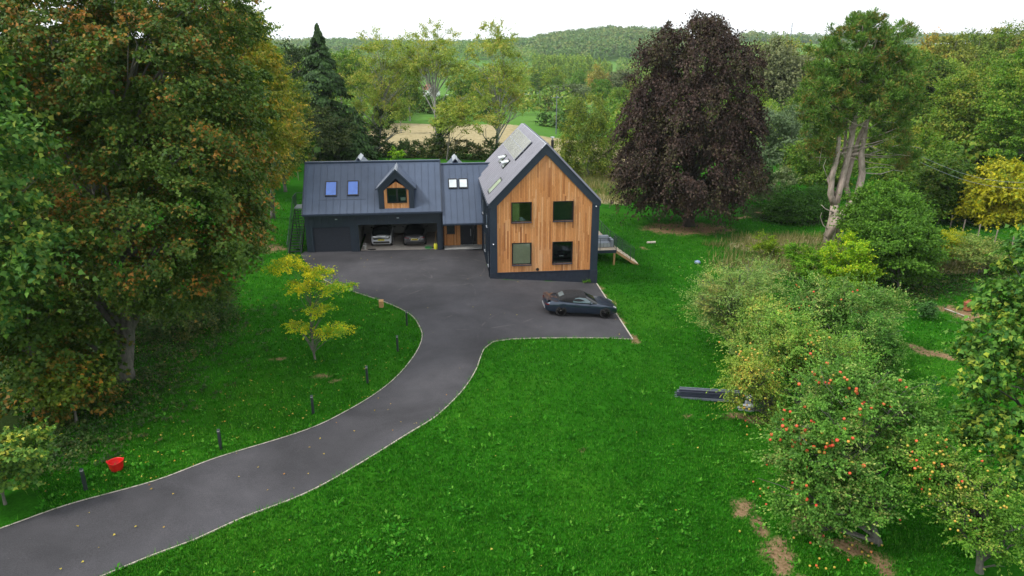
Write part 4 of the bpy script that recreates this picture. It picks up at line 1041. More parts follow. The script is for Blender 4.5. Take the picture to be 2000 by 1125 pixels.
br_ = thing('broom', 'broom leaning against the right garage wall with its handle up', 'broom', on_floor(-4.05, 8.5), PSI)
mb = MB(); mb.tube([(0, 0, .08), (.2, .1, 1.5)], .014, 6); part('handle', mb, 'softwood', br_)
mb = MB(); mb.box(-.18, .18, -.04, .04, 0, .09); part('head', mb, 'black', br_)
mb = MB(); pts = [(.34*cos(k*.9)*(1+.3*sin(k*2.1)), .2*sin(k*.9)*(1+.3*cos(k*1.7)), 0) for k in range(7)]; mb.prism(pts, (0, 0, .03)); o = mb.build('rag', M['black']); o.location = on_floor(-9.2, 8.55); tag(o, 'dark rag lying on the pale garage floor', 'rag')

# small plant growing at the foot of the corner trim, bollard lights, posts, tub
def bollard(px, py, label):
    p = at(px, py); o = thing('bollard_light', label, 'bollard light', p, 0, 'bollard lights along the left edge of the driveway')
    mb = MB(); mb.box(-.05, .05, -.05, .05, -.05, .84); part('post', mb, 'darkmetal', o)
    mb = MB(); mb.box(-.045, .045, -.045, .045, .84, .91); part('lens', mb, 'lampglass', o)
    mb = MB(); mb.box(-.055, .055, -.055, .055, .91, .94); part('cap', mb, 'railmetal', o); return o
for px, py, l in [(168, 957, 'dark bollard light beside the red tub, nearest to the viewer'), (432, 877, 'dark bollard light second from the viewer, right of the red tub'), (612, 808, 'dark bollard light third from the viewer, below the golden tree'),
                  (718, 748, 'dark bollard light right of the foot of the golden tree'), (777, 686, 'dark bollard light on the inside of the bend, last but one from the house'), (795, 636, 'dark bollard light nearest to the house, where the drive widens')]:
    bollard(px, py, l)
p = at(745, 600); mb = MB(); mb.box(-.14, .14, -.10, .10, -.05, .42); mb.prism([(-.14, -.10, .42), (.14, -.10, .42), (.14, 0, .47), (-.14, 0, .47)], (0, .2, 0)); o = mb.build('wooden_post', M['oakpost'], bevel=.01); o.location = p; tag(o, 'short pale wooden post at the lawn edge by the parking area', 'post')
p = at(229, 918); tb = thing('tub', 'red flexible garden tub standing on the lawn by the drive', 'tub', (p[0], p[1], p[2]+.03), .4)
mb = MB(); mb.lathe([(.25, 0), (.28, .10), (.31, .42), (.325, .44), (.30, .45), (.29, .40), (.25, .05), (0, .04)], 28)
for i, q in enumerate(mb.v):
    if q[2] > .3: a = atan2(q[1], q[0]); mb.v[i] = (q[0]*(1+.10*cos(2*a)), q[1]*(1-.08*cos(2*a)), q[2]+.02*cos(2*a))
part('body', mb, 'red', tb, smooth=True); tb.scale = (.86, .86, .9)
for s in (-1, 1):
    mb = MB(); mb.tube([(s*.34, -.08, .45), (s*.35, -.06, .50), (s*.35, .06, .50), (s*.34, .08, .45)], .018, 6); part('handle', mb, 'red', tb, smooth=True)
for k in range(5):
    mb = MB(); a = k*1.3; mb.lathe([(0, -.04), (.035, -.02), (.045, .01), (.03, .04), (.01, .035)], 10, (.12*cos(a), .12*sin(a), .10)); o = mb.build('apple', M['applered' if k % 2 else 'appleyel'], smooth=True); o.location = tb.location; tag(o, 'apple lying inside the red garden tub', 'apple', 'apples in the red tub')
# bundle of profiles and blocks by the pear tree
p = at(1375, 783)
cols = [('rail_grey', 'long grey metal profile, lowest at the front of the bundle'), ('rail_grey', 'long grey metal profile, lowest at the back of the bundle'), ('rail_dark', 'long dark profile in the middle of the bundle'), ('rail_grey', 'long grey profile on the middle layer of the bundle'), ('rail_dark', 'long dark profile lying near the top of the bundle'), ('rail_grey', 'pale grey channel on the very top of the bundle')]
for k, (m_, l) in enumerate(cols):
    mb = MB(); x0 = -1.5+.06*k; L = 3.3+.1*(k % 2); zz = (k//2)*.14; yy = (k % 2)*.30+.03*(k//2)
    mb.prism([(x0, yy, zz), (x0, yy+.24, zz), (x0, yy+.24, zz+.12), (x0, yy+.20, zz+.12), (x0, yy+.20, zz+.04), (x0, yy+.04, zz+.04), (x0, yy+.04, zz+.12), (x0, yy, zz+.12)], (L, 0, 0))
    o = mb.build('metal_profile', M[m_]); o.location = (p[0], p[1], p[2]+.02+.001*k); o.rotation_euler = (0, .02, -.10); tag(o, l, 'metal profile', 'metal profiles stacked in the grass')
for k, (px, py, l, s) in enumerate([(1456, 800, 'grey block lying in front of the profiles under the pear tree', (.75, .4, .22)), (1463, 792, 'upright pale grey block behind the lying one under the pear tree', (.45, .25, .42)), (1455, 778, 'pale slab behind the grey blocks beside the profiles', (.7, .4, .16))]):
    p = at(px, py); mb = MB(); mb.box(-s[0]/2, s[0]/2, -s[1]/2, s[1]/2, 0, s[2])
    mb.box(-s[0]*.3, s[0]*.3, -s[1]*.25, s[1]*.25, s[2], s[2]+.03); o = mb.build('block', M['block'], bevel=.02); o.location = p; o.rotation_euler = (0, 0, -.1+.1*k); tag(o, l, 'block')
# garden incinerator bin on bare earth
p = at(1889, 607); ib = thing('incinerator', 'rusty brown metal garden incinerator on bare earth at the right', 'incinerator', p, 0)
mb = MB(); mb.lathe([(.26, .06), (.28, .1), (.30, .58), (.31, .6), (.28, .6), (.0, .58)], 20); part('drum', mb, 'rust', ib, smooth=False)
mb = MB(); mb.lathe([(.32, .60), (.30, .66), (.12, .74), (.10, .84), (.085, .84), (.08, .74), (0, .74)], 20); part('lid', mb, 'rust', ib)
for a in (0, 2.1, 4.2): mb = MB(); mb.tube([(.2*cos(a), .2*sin(a), -.03), (.22*cos(a), .22*sin(a), .1)], .02, 5); part('leg', mb, 'rust', ib)
a0 = at(1845, 604); a1 = at(1893, 622); mb = MB(); mb.tube([(a0[0], a0[1], a0[2]+.05), (a1[0], a1[1], a1[2]+.05)], .05, 4); tag(mb.build('plank', M['deadwood']), 'pale plank edging the bare earth bed by the incinerator', 'plank')
# wooden chunk near the deck steps
p = at(1272, 476); mb = MB(); mb.tube([(-.4, 0, .1), (.4, .1, .12)], .12, 9); o = mb.build('log', M['deadwood']); o.location = p; tag(o, 'short cut log on the grass behind the deck steps', 'log')
# wire tree guards
for px, py, l in ((1885, 862, 'green wire tree guard left of the big maple on the right'), (1812, 790, 'small green wire tree guard behind the red apple tree')):
    p = at(px, py); mb = MB()
    for k in range(14): a = k*2*pi/14; mb.tube([(.35*cos(a), .35*sin(a), 0), (.35*cos(a), .35*sin(a), 1.3)], .006, 3)
    for j in range(9): mb.tube([(.35*cos(k*2*pi/16), .35*sin(k*2*pi/16), .05+j*.15) for k in range(17)], .006, 3)
    o = mb.build('tree_guard', M['darkmetal']); o.location = p; tag(o, l, 'tree guard')
# post and wire fence
fn = thing('fence', 'weathered post and wire fence below the dark trees on the right', 'fence', at(1900, 470), 0); fo = Vector(fn.location)
tops = []
for px, py in [(1812, 428), (1833, 436), (1856, 445), (1880, 454), (1910, 464), (1942, 476), (1975, 488), (2010, 500)]:
    p = Vector(at(px, py))-fo; mb = MB(); mb.tube([p-Vector((0, 0, .1)), p+Vector((random.uniform(-.04, .04), 0, 1.25))], .06, 6); part('post', mb, 'post_wood', fn); tops.append(p)
mb = MB()
for h in (.4, .75, 1.1): mb.tube([q+Vector((0, 0, h)) for q in tops], .008, 3)
part('wire', mb, 'darkmetal', fn)
# utility pole, far mast
p = at(1086, 262); up = thing('utility_pole', 'wooden utility pole with a cross arm standing in the field beyond the birch', 'utility pole', p, 0)
mb = MB(); mb.tube([(0, 0, 0), (0, 0, 8.6)], [.11, .08], 8); part('pole', mb, 'rail_grey', up)
mb = MB(); mb.box(-1.0, 1.0, -.05, .05, 8.0, 8.1); part('cross_arm', mb, 'rail_grey', up)
for x_ in (-1.2, 0.25, 1.2): mb = MB(); mb.lathe([(.03, 8.15), (.07, 8.25), (.03, 8.38), (0, 8.4)], 8, (x_, 0, 0)); part('insulator', mb, 'silverm', up)
ms_ = atY(1541, 100, 520); mt = thing('mast', 'thin lattice mast rising above the silver willow on the skyline', 'mast', (ms_[0], ms_[1], tz(ms_[0], ms_[1])), .3)
mh = atY(1541, 44, 520)[2]-tz(ms_[0], ms_[1]); mb = MB()
for a in (0, 2.09, 4.19): mb.tube([(1.1*cos(a), 1.1*sin(a), 0), (.25*cos(a), .25*sin(a), mh)], .07, 4)
for k in range(26):
    f_ = k/26; g_ = (k+1)/26; r1, r2 = 1.1-.85*f_, 1.1-.85*g_
    for a in (0, 2.09, 4.19): mb.tube([(r1*cos(a), r1*sin(a), f_*mh), (r2*cos(a+2.09), r2*sin(a+2.09), g_*mh)], .05, 3)
part('lattice', mb, 'rail_grey', mt)
mb = MB(); 
for k in (0, 1, 2): mb.tube([(0, -.2, mh*(.55+.15*k)), (2.0-.4*k, -.2, mh*(.58+.15*k))], .06, 4)
part('antenna', mb, 'rail_grey', mt)
# power lines on the right
mb = MB(); A_ = atY(1800, 306, 62); B_ = atY(2080, 352, 58)
for k in range(2): mb.tube([(A_[0]+(B_[0]-A_[0])*t, A_[1]+(B_[1]-A_[1])*t, A_[2]-.5*k+(B_[2]-A_[2])*t-1.0*sin(pi*t)) for t in [i/10 for i in range(11)]], .012, 3)
tag(mb.build('power_line', M['rail_grey']), 'two thin pale overhead wires crossing in front of the trees on the right', 'wires')

# ---- white farmhouse far off
p = (-42*440/366., 0, 0); q = at(845, 189); fh = thing('farmhouse', 'small white gabled house with red tiled roof far off between the ash trees', 'house', q, .5)
sc_ = 22/ppm(q[1], q[2])/7.2
def bx(mb_, *a): return mb_.box(*[v_*sc_ for v_ in a])
mb = MB(); bx(mb, -3, 3, 0, 9, 0, 4.6); mb.prism([tuple(c_*sc_ for c_ in t_) for t_ in [(-3, 0, 4.6), (3, 0, 4.6), (0, 0, 7.2)]], (0, 9*sc_, 0)); part('wall', mb, 'housewhite', fh)
mb = MB(); mb.slab(*[tuple(c_*sc_ for c_ in t_) for t_ in [(-3.5, -.4, 4.3), (0, -.4, 7.5), (0, 9.4, 7.5), (-3.5, 9.4, 4.3)]], .2); part('roof', mb, 'tile', fh)
mb = MB(); mb.slab(*[tuple(c_*sc_ for c_ in t_) for t_ in [(0, -.4, 7.5), (3.5, -.4, 4.3), (3.5, 9.4, 4.3), (0, 9.4, 7.5)]], .2); rf = part('roof', mb, 'slate', fh)
mb = MB(); bx(mb, -.5, .5, 7.5, 8.4, 6.6, 8.6); part('chimney', mb, 'tile', rf)
for x_, z_ in ((-1.3, 1.0), (1.3, 1.0), (-1.2, 3.4), (1.2, 3.4)): mb = MB(); bx(mb, x_-.45, x_+.45, -.05, .02, z_, z_+1.3); part('window', mb, 'black', fh)
mb = MB(); bx(mb, 3, 6, 2, 8, 0, 3); mb.slab(*[tuple(c_*sc_ for c_ in t_) for t_ in [(3, 1.7, 4.4), (3, 8.3, 4.4), (6.4, 8.3, 2.9), (6.4, 1.7, 2.9)]], .15, (0, 0, 1)); part('annexe', mb, 'housewhite', fh)
a0 = at(870, 189.5); a1 = at(1050, 185.5); mb = MB(); n_ = 24
for i in range(n_):
    t0, t1 = i/n_, (i+1)/n_; A = [a0[j]*(1-t0)+a1[j]*t0 for j in (0, 1)]; B_ = [a0[j]*(1-t1)+a1[j]*t1 for j in (0, 1)]
    mb.prism([(A[0], A[1], tz(*A)-.5), (B_[0], B_[1], tz(*B_)-.5), (B_[0], B_[1], tz(*B_)+1.1), (A[0], A[1], tz(*A)+1.1)], (0, .4, 0))
tag(mb.build('boundary_wall', M['housewhite']), 'long low white wall by the road far off right of the white house', 'wall')

# ================================================================== CARS
import bmesh
M['alloy'] = plain('alloy_wheel', (.52, .53, .55), .3, .2)
def loft(secs, close=True):
    """secs: list of rings (same count) of (x,y,z)"""
    mb_ = MB(); k = len(secs[0])
    for s in secs: mb_.v += [tuple(p) for p in s]
    for i in range(len(secs)-1):
        for j in range(k if close else k-1): mb_.f.append((i*k+j, i*k+(j+1) % k, (i+1)*k+(j+1) % k, (i+1)*k+j))
    if close: mb_.f += [tuple(range(k))[::-1], tuple(range((len(secs)-1)*k, len(secs)*k))]
    return mb_
def interp_secs(secs, n):
    A = np.array(secs, float); xs_ = np.linspace(A[0, 0], A[-1, 0], n); 
    return [[x]+[np.interp(x, A[:, 0], A[:, j]) for j in range(1, A.shape[1])] for x in xs_]
def body_ring(x, w, zs, zsh, zt):
    h = [(0, zs), (w*.80, zs), (w*.94, zs+.05), (w*.985, zs+(zsh-zs)*.35), (w, zs+(zsh-zs)*.62), (w*.985, zsh-.07), (w*.93, zsh), (w*.74, zt-.035+(zsh-zt)*.25), (w*.4, zt-.01), (0, zt)]
    return [(x, y, z) for y, z in h]+[(x, -y, z) for y, z in h[-2:0:-1]]
def apply_obj(o, cutters):
    for c in cutters:
        m_ = o.modifiers.new('cut', 'BOOLEAN'); m_.operation = 'DIFFERENCE'; m_.object = c; m_.solver = 'EXACT'
    bpy.context.view_layer.update(); dg = bpy.context.evaluated_depsgraph_get()
    me = bpy.data.meshes.new_from_object(o.evaluated_get(dg)); o.modifiers.clear(); o.data = me
    for c in cutters: bpy.data.objects.remove(c)
def wheel(car, x, y, r, w, spoke, caliper=True):
    s = 1 if y > 0 else -1
    mb = MB(); mb.lathe([(r*.70, -w/2), (r*.9, -w/2), (r*.98, -w*.4), (r, -w*.2), (r, w*.2), (r*.98, w*.4), (r*.9, w/2), (r*.70, w/2), (r*.68, 0), (r*.70, -w/2)], 32, (0, 0, 0), 'y')
    o = part('wheel', mb, 'rubber', car, smooth=True); o.location = (x, y-s*w/2, r)
    mb = MB(); mb.lathe([(r*.72, s*w*.5), (r*.66, s*w*.47), (r*.64, s*w*.2), (r*.2, s*w*.12), (0, s*w*.12)], 28, (0, 0, 0), 'y')
    b_ = part('rim', mb, 'paint_black', o, smooth=True)
    mb = MB()
    for k in range(spoke):
        a = 2*pi*k/spoke
        for da in (-.16, .16):
            a1_ = a+da; d0 = Vector((cos(a), 0, sin(a)))*r*.12; d1 = Vector((cos(a1_), 0, sin(a1_)))*r*.68; t = Vector((-sin(a1_), 0, cos(a1_)))*r*.075
            yy = Vector((0, s*w*.42, 0)); y2 = Vector((0, s*w*.47, 0))
            mb.add([d0-t+yy, d0+t+yy, d1+t+y2, d1-t+y2, d0-t+yy*.7, d0+t+yy*.7, d1+t+y2*.7, d1-t+y2*.7], [(0, 1, 2, 3), (4, 7, 6, 5), (0, 3, 7, 4), (1, 5, 6, 2), (2, 6, 7, 3), (0, 4, 5, 1)])
    mb.lathe([(0, s*w*.45), (r*.12, s*w*.45), (r*.13, s*w*.3)] if s > 0 else [(0, s*w*.45), (r*.12, s*w*.45), (r*.13, s*w*.3)], 14, (0, 0, 0), 'y')
    part('spokes', mb, 'alloy', o)
def make_car(name, label, loc, rz, secs, wb, paint, r=.35, ww=.25, spoke=5, n=46, group=None):
    car = thing(name, label, 'car', loc, rz, group)
    S_ = interp_secs(secs, n); mb = loft([body_ring(*s) for s in S_])
    b_ = part('body', mb, paint, car)
    ww_ = max(s[1] for s in secs); cut = []
    for x in wb:
        for s in (-1, 1):
            c = MB(); c.lathe([(r*1.10, -.16), (r*1.10, .16)], 32, (0, 0, 0), 'y'); c = c.build('cutter', None); c.location = (x, s*(ww_-.12), r+.01); c.parent = car; cut.append(c)
    apply_obj(b_, cut); b_.data.materials.clear(); b_.data.materials.append(M[paint])
    b_.data.shade_smooth(); 
    try: b_.data.set_sharp_from_angle(angle=radians(40))
    except Exception: pass
    for x in wb:
        for s in (-1, 1):
            L = MB(); L.lathe([(r*1.08, -.13), (r*1.08, .10)], 24, (x, s*(ww_-.30), r+.01), 'y'); 
        wheel(car, x, ww_-.01, r, ww, spoke); wheel(car, x, -(ww_-.01), r, ww, spoke)
    L = MB(); L.box(wb[0]-r*1.3, wb[1]+r*1.3, -(ww_-.33), ww_-.33, .22, .74); part('underbody', L, 'black', car)
    return car
def shell(secs, n, closed_bottom=False):
    """greenhouse: x, half width at base, z base, half width at top, z top"""
    A = interp_secs(secs, n); rings = []
    for x, wb_, zb, wt, zt in A:
        h = [(wb_, zb), (wb_*.985, zb+(zt-zb)*.35), (wb_*.4+wt*.6, zb+(zt-zb)*.78), (wt*.86, zt-.03*(zt-zb)/.4), (wt*.45, zt), (0, zt+.005)]
        rings.append([(x, y, z) for y, z in h]+[(x, -y, z) for y, z in h[-2::-1]])
    return loft(rings, close=False)

# convertible on the parking area
pr = at(1092, 618); pf = at(1179, 622); ang = atan2(pf[1]-pr[1], pf[0]-pr[0]); tilt = atan2(pf[2]-pr[2], math.hypot(pf[0]-pr[0], pf[1]-pr[1]))
nv = Vector((-sin(ang), cos(ang), 0)); cx = (pr[0]+pf[0])/2+nv.x*.85; cy = (pr[1]+pf[1])/2+nv.y*.85
cv = make_car('convertible', 'dark blue convertible with its black soft top up, parked below the gable', (cx, cy, tz(cx, cy)+.04), ang,
    [(-2.40, .66, .36, .62, .70), (-2.34, .80, .28, .78, .90), (-2.15, .88, .24, .88, 1.0), (-1.8, .945, .23, .93, 1.02), (-1.4, .97, .22, .95, 1.01), (-.9, .95, .2, .92, .97), (-.2, .915, .19, .88, .93), (.5, .91, .19, .87, .92), (.85, .925, .2, .875, .96), (1.5, .965, .21, .87, .91), (1.8, .93, .22, .80, .86), (2.1, .86, .23, .72, .77), (2.3, .74, .24, .62, .66), (2.40, .55, .30, .50, .53)],
    (-1.38, 1.50), 'paint_blue', r=.365, spoke=7)
cv.rotation_euler = (0, -tilt, ang); cv.rotation_mode = 'XYZ'
mb = shell([(-1.62, .60, .99, .30, 1.0), (-1.45, .68, .97, .46, 1.13), (-1.15, .76, .95, .56, 1.30), (-.75, .80, .92, .60, 1.39), (-.3, .81, .90, .61, 1.41), (.0, .80, .90, .60, 1.39), (.2, .79, .90, .59, 1.34)], 18); st_ = part('soft_top', mb, 'canvas', cv, smooth=True)
mb = MB(); mb.add([(-1.50, -.32, 1.12), (-1.50, .32, 1.12), (-1.20, .38, 1.285), (-1.20, -.38, 1.285)], [(0, 3, 2, 1)]); part('rear_window', mb, 'carglass_side', cv)
mb = shell([(.20, .785, .90, .585, 1.335), (.45, .79, .90, .56, 1.22), (.70, .80, .90, .58, 1.09), (.96, .78, .90, .62, .96)], 8); part('windscreen', mb, 'carglass', cv, smooth=True)
for s in (-1, 1):
    mb = MB(); o_ = .012; P_ = [(-.66, .812, .94), (.62, .81, .93), (.46, .775, 1.06), (.14, .715, 1.23), (-.25, .705, 1.25), (-.52, .73, 1.20), (-.66, .775, 1.08)]
    mb.prism([(x, s*(y+o_), z) for x, y, z in P_], (0, -s*.01, 0)); part('side_window', mb, 'carglass_side', cv)
    mb = MB(); mb.lathe([(0, -.11), (.06, -.08), (.075, 0), (.06, .08), (0, .11)], 10, (0, 0, 0), 'y'); o_ = part('mirror', mb, 'paint_blue', cv, smooth=True); o_.location = (.52, s*.98, .98)
    mb = MB(); mb.box(-.02, .02, -.1*s if s > 0 else 0, 0 if s > 0 else .1, -.03, -.01); part('mirror_arm', mb, 'black', o_)
    mb = MB(); mb.prism([(2.02, s*.80, .66), (2.25, s*.70, .60), (2.27, s*.60, .66), (2.05, s*.66, .775)], (.0, s*.02, .02)); part('headlight', mb, 'lampglass', cv)
    mb = MB(); mb.prism([(-2.20, s*.90, .80), (-2.36, s*.78, .76), (-2.405, s*.4, .74), (-2.405, s*.4, .70), (-2.37, s*.77, .70), (-2.22, s*.89, .72)], (0, s*.012, .0)); part('tail_light', mb, 'lampred', cv)
    mb = MB(); mb.prism([(-.9, s*.935, .24), (.95, s*.92, .24), (.95, s*.90, .19), (-.9, s*.92, .19)], (0, s*.03, 0)); part('side_sill', mb, 'paint_black', cv)
    mb = MB(); mb.box(2.2, 2.32, s*.62-.08, s*.62+.08, .32, .36); mb.box(2.18, 2.3, s*.66-.06, s*.66+.06, .42, .45); part('air_intake', mb, 'silverm', cv)
    mb = MB(); mb.tube([(-.5, s*.952, .30), (-.5, s*.963, .60), (-.48, s*.93, .87)], .006, 4, cap=False); mb.tube([(.95, s*.948, .30), (.97, s*.965, .60), (.95, s*.93, .86)], .006, 4, cap=False); part('door_gap', mb, 'black', cv)
mb = MB(); mb.box(-2.415, -2.39, -.55, .55, .36, .50); part('number_plate_panel', mb, 'lampglass', cv)
mb = MB(); mb.box(2.36, 2.405, -.42, .42, .30, .46); part('grille', mb, 'black', cv)
mb = MB(); mb.prism([(-2.36, -.8, .90), (-2.30, -.82, .97), (-2.1, -.72, 1.035), (-2.16, 0, 1.05), (-2.1, .72, 1.035), (-2.30, .82, .97), (-2.36, .8, .90), (-2.38, 0, .93)], (0, 0, .018)); part('boot_spoiler', mb, 'paint_blue', cv)
for yy in (-.3, .28):
    mb = MB(); mb.tube([(1.15, yy, .965), (1.7, yy*1.2, .905), (2.2, yy*1.1, .745)], .012, 5); part('bonnet_crease', mb, 'paint_blue', cv)

# two cars in the open garage, tails towards the viewer
def plate(car, x, z, s=-1):
    mb = MB(); mb.box(min(x, x+s*.015), max(x, x+s*.015), -.26, .26, z, z+.11); p_ = part('number_plate', mb, 'plate_y', car)
    mb = MB()
    for k in range(7): y0 = -.22+k*.063+(.02 if k > 3 else 0); mb.box(min(x+s*.016, x+s*.019), max(x+s*.016, x+s*.019), y0, y0+.035, z+.025, z+.085)
    part('plate_marks', mb, 'black', p_)
p = hobj(-8.45, 11.1, .056)
hb = make_car('hatchback', 'compact black and white hatchback parked nose in on the left of the open garage', p, PSI+pi/2,
    [(-2.0, .70, .38, .80, .98), (-1.92, .82, .28, .95, 1.08), (-1.6, .87, .24, 1.0, 1.08), (-1.0, .885, .2, 1.0, 1.05), (0, .885, .19, .98, 1.02), (.9, .885, .2, 1.0, 1.06), (1.4, .87, .22, .92, .98), (1.8, .80, .24, .80, .84), (2.0, .62, .34, .60, .62)],
    (-1.33, 1.25), 'paint_white', r=.35, ww=.18, spoke=5, group='cars standing in the open garage')
mb = shell([(-1.99, .70, .98, .66, 1.0), (-1.84, .74, 1.0, .62, 1.32), (-1.62, .78, 1.0, .60, 1.53), (-1.0, .80, 1.0, .62, 1.58), (.1, .80, 1.0, .62, 1.575), (.6, .80, 1.0, .60, 1.50), (1.1, .80, .99, .60, 1.2), (1.4, .76, .97, .5, 1.0)], 22); part('cabin', mb, 'carglass', hb, smooth=True)
mb = MB(); mb.prism([(-2.03, -.60, .70), (-2.03, .60, .70), (-2.03, .72, .80), (-1.95, .74, 1.04), (-1.95, -.74, 1.04), (-2.03, -.72, .80)], (.04, 0, 0)); part('tailgate', mb, 'paint_black', hb)
mb = MB(); mb.box(-2.045, -2.0, -.66, .66, .38, .52); part('rear_diffuser', mb, 'black', hb)
for s in (-1, 1):
    mb = MB(); mb.prism([(-2.04, s*.36, .88), (-2.04, s*.66, .92), (-2.02, s*.70, .98), (-2.0, s*.36, .98)], (.02, 0, 0)); part('tail_light', mb, 'lampglass', hb)
    mb = MB(); mb.lathe([(0, -.09), (.06, -.06), (.07, 0), (.06, .06), (0, .09)], 10, (0, 0, 0), 'y'); o_ = part('mirror', mb, 'paint_black', hb, smooth=True); o_.location = (.75, s*.98, 1.08)
plate(hb, -2.045, .60)
p = hobj(-5.68, 11.25, .056)
sl = make_car('saloon', 'graphite grey saloon parked nose in on the right of the open garage', p, PSI+pi/2,
    [(-2.48, .76, .40, .74, .92), (-2.42, .86, .30, .86, 1.03), (-2.1, .93, .26, .93, 1.06), (-1.45, .975, .22, .95, 1.03), (-.5, .97, .2, .92, .97), (.6, .965, .2, .91, .96), (1.2, .97, .21, .90, .99), (1.7, .96, .22, .84, .92), (2.2, .88, .24, .74, .80), (2.48, .66, .32, .56, .60)],
    (-1.50, 1.46), 'paint_grey', r=.36, ww=.25, spoke=5, group='cars standing in the open garage')
mb = shell([(-2.1, .66, 1.03, .5, 1.05), (-1.7, .76, 1.0, .58, 1.17), (-1.0, .84, .95, .62, 1.36), (-.2, .86, .93, .64, 1.445), (.3, .85, .93, .63, 1.43), (.9, .84, .95, .6, 1.22), (1.4, .80, .96, .6, 1.0)], 22); part('cabin', mb, 'carglass', sl, smooth=True)
mb = MB(); mb.box(-2.51, -2.47, -.42, .42, .80, .84); part('chrome_strip', mb, 'silverm', sl)
mb = MB(); mb.box(-2.50, -2.46, -.75, .75, .36, .46); part('rear_diffuser', mb, 'black', sl)
mb = MB(); mb.prism([(-2.50, -.42, .80), (-2.50, .42, .80), (-2.50, .34, .62), (-2.50, -.34, .62)], (.03, 0, 0)); part('plate_recess', mb, 'silverm', sl)
for s in (-1, 1):
    mb = MB(); mb.prism([(-2.505, s*.46, .80), (-2.46, s*.76, .82), (-2.40, s*.86, .88), (-2.46, s*.76, .90), (-2.505, s*.46, .85)], (.02, 0, 0)); part('tail_light', mb, 'lampred', sl)
    mb = MB(); mb.lathe([(0, -.10), (.06, -.07), (.075, 0), (.06, .07), (0, .10)], 10, (0, 0, 0), 'y'); o_ = part('mirror', mb, 'paint_grey', sl, smooth=True); o_.location = (.85, s*1.04, 1.0)
plate(sl, -2.515, .66)

# ================================================================== TREES
def T(name, label, cat, basepx, lobs, leaf, Y=None, **kw):
    """basepx: place of the trunk foot; lobs: (px, py, dY, rx, rz[, ry]) with dY the offset in distance"""
    if Y is None: b_ = at(*basepx); Yb = b_[1]
    else: q = atY(basepx[0], 400, Y); b_ = (q[0], Y); Yb = Y
    L = [lobe(l[0], l[1], Yb+l[2], l[3], l[4], l[5] if len(l) > 5 else None) for l in lobs]
    return tree(name, label, cat, (b_[0], b_[1]), L, leaf, **kw)

# --- great maple and its neighbours on the left
T('maple_tree', 'huge maple with green and rust orange leaves over the left lawn', 'tree', (243, 740),
  [(330, 200, 1, 190, 170, 190), (200, 90, 2, 200, 130), (395, 330, 1, 115, 150, 160), (300, 440, -1, 200, 130, 190), (120, 300, 3, 170, 180), (370, 500, 1, 75, 70, 90), (110, 480, 2, 140, 100), (430, 200, 3, 78, 90, 110), (330, 20, 5, 160, 110), (170, 600, 0, 90, 70), (330, 545, 0, 100, 55), (60, 40, 3, 150, 120), (130, 160, 5, 160, 130), (440, 380, 1, 50, 100)],
  'maple', n_leaf=250000, n_clump=1300, cr=.80, size=.15, shoots=1.0, r0=.42, kind='star', seed=1, droop=.35, flat=.5, nl=46, low=-.9, shell=.7, sizevar=.35)
T('maple_tree', 'pale green maple branches reaching in at the far left edge', 'tree', (-160, 760),
  [(10, 330, -4, 75, 110, 120), (-70, 500, -4, 130, 150), (-60, 200, -2, 100, 130), (60, 480, -4, 70, 50)], 'maple_r', n_leaf=22000, n_clump=230, cr=.7, size=.22, r0=.3, kind='star', seed=2, droop=.3, nl=16)
T('understory_tree', 'small dark tree with some yellow leaves under the great maple at left', 'tree', (70, 800), [(90, 690, 0, 110, 95), (20, 600, 2, 110, 90), (150, 760, -.5, 60, 50)], 'maple', n_leaf=26000, n_clump=240, cr=.6, size=.18, r0=.14, kind='star', seed=3, droop=.3, nl=14, color=(.8, .9, .7))
T('understory_tree', 'low golden brown bough of a young tree below the great maple', 'tree', (150, 830), [(140, 755, 0, 60, 36), (95, 745, .3, 50, 34)], 'maple', n_leaf=5000, n_clump=60, cr=.5, size=.17, r0=.07, kind='star', seed=4, color=(1.5, 1.3, .8), nl=8)
T('shrub', 'pale yellow green maple shrub at the lower left corner', 'shrub', (10, 985), [(5, 905, 0, 65, 58), (45, 880, 0, 38, 36), (-40, 900, 0, 60, 55)], 'maple_r', n_leaf=11000, n_clump=110, cr=.35, size=.15, r0=.06, kind='star', seed=5, color=(1.5, 1.3, 1.2), nl=10)
T('bush', 'dark bramble bush right of the big grey trunk under the maple', 'shrub', (380, 640), [(350, 620, 0, 90, 40), (420, 600, 1, 50, 45), (300, 650, 0, 60, 32)], 'hedge', n_leaf=14000, n_clump=130, cr=.55, size=.14, r0=.05, seed=6, trunk=False)
T('bush', 'dark bramble bush left of the big grey trunk under the maple', 'shrub', (100, 700), [(110, 690, 1, 120, 50), (190, 780, -2, 45, 34), (40, 800, -2, 110, 60)], 'hedge', n_leaf=16000, n_clump=150, cr=.6, size=.15, r0=.05, seed=7, trunk=False)
T('tree', 'yellow green tree rising behind the great maple against the sky', 'tree', (430, 400), [(440, 120, 0, 95, 95), (400, 60, 0, 75, 60), (500, 190, 0, 60, 70), (450, 250, 0, 90, 90)], 'yellowleaf', Y=56, n_leaf=42000, n_clump=420, cr=.95, size=.26, r0=.3, seed=8, nl=26, droop=.2)
T('tree', 'tall dark green tree whose crown tops the yellow one at left', 'tree', (470, 400), [(478, 60, 0, 42, 48), (450, 20, 0, 40, 60), (495, 110, 2, 35, 60), (440, 150, 2, 60, 80)], 'green', Y=76, n_leaf=16000, n_clump=160, cr=1.1, size=.32, r0=.3, seed=9, nl=14, color=(.8, .85, .9))
T('tree', 'orange tinted tree between the great maple and the conifer', 'tree', (530, 400), [(515, 190, 0, 55, 70), (545, 240, -2, 45, 60), (500, 300, -6, 60, 70), (520, 130, 2, 35, 40)], 'autumn', Y=66, n_leaf=24000, n_clump=250, cr=.9, size=.25, r0=.22, seed=10, nl=16, color=(1.2, 1.05, .7))
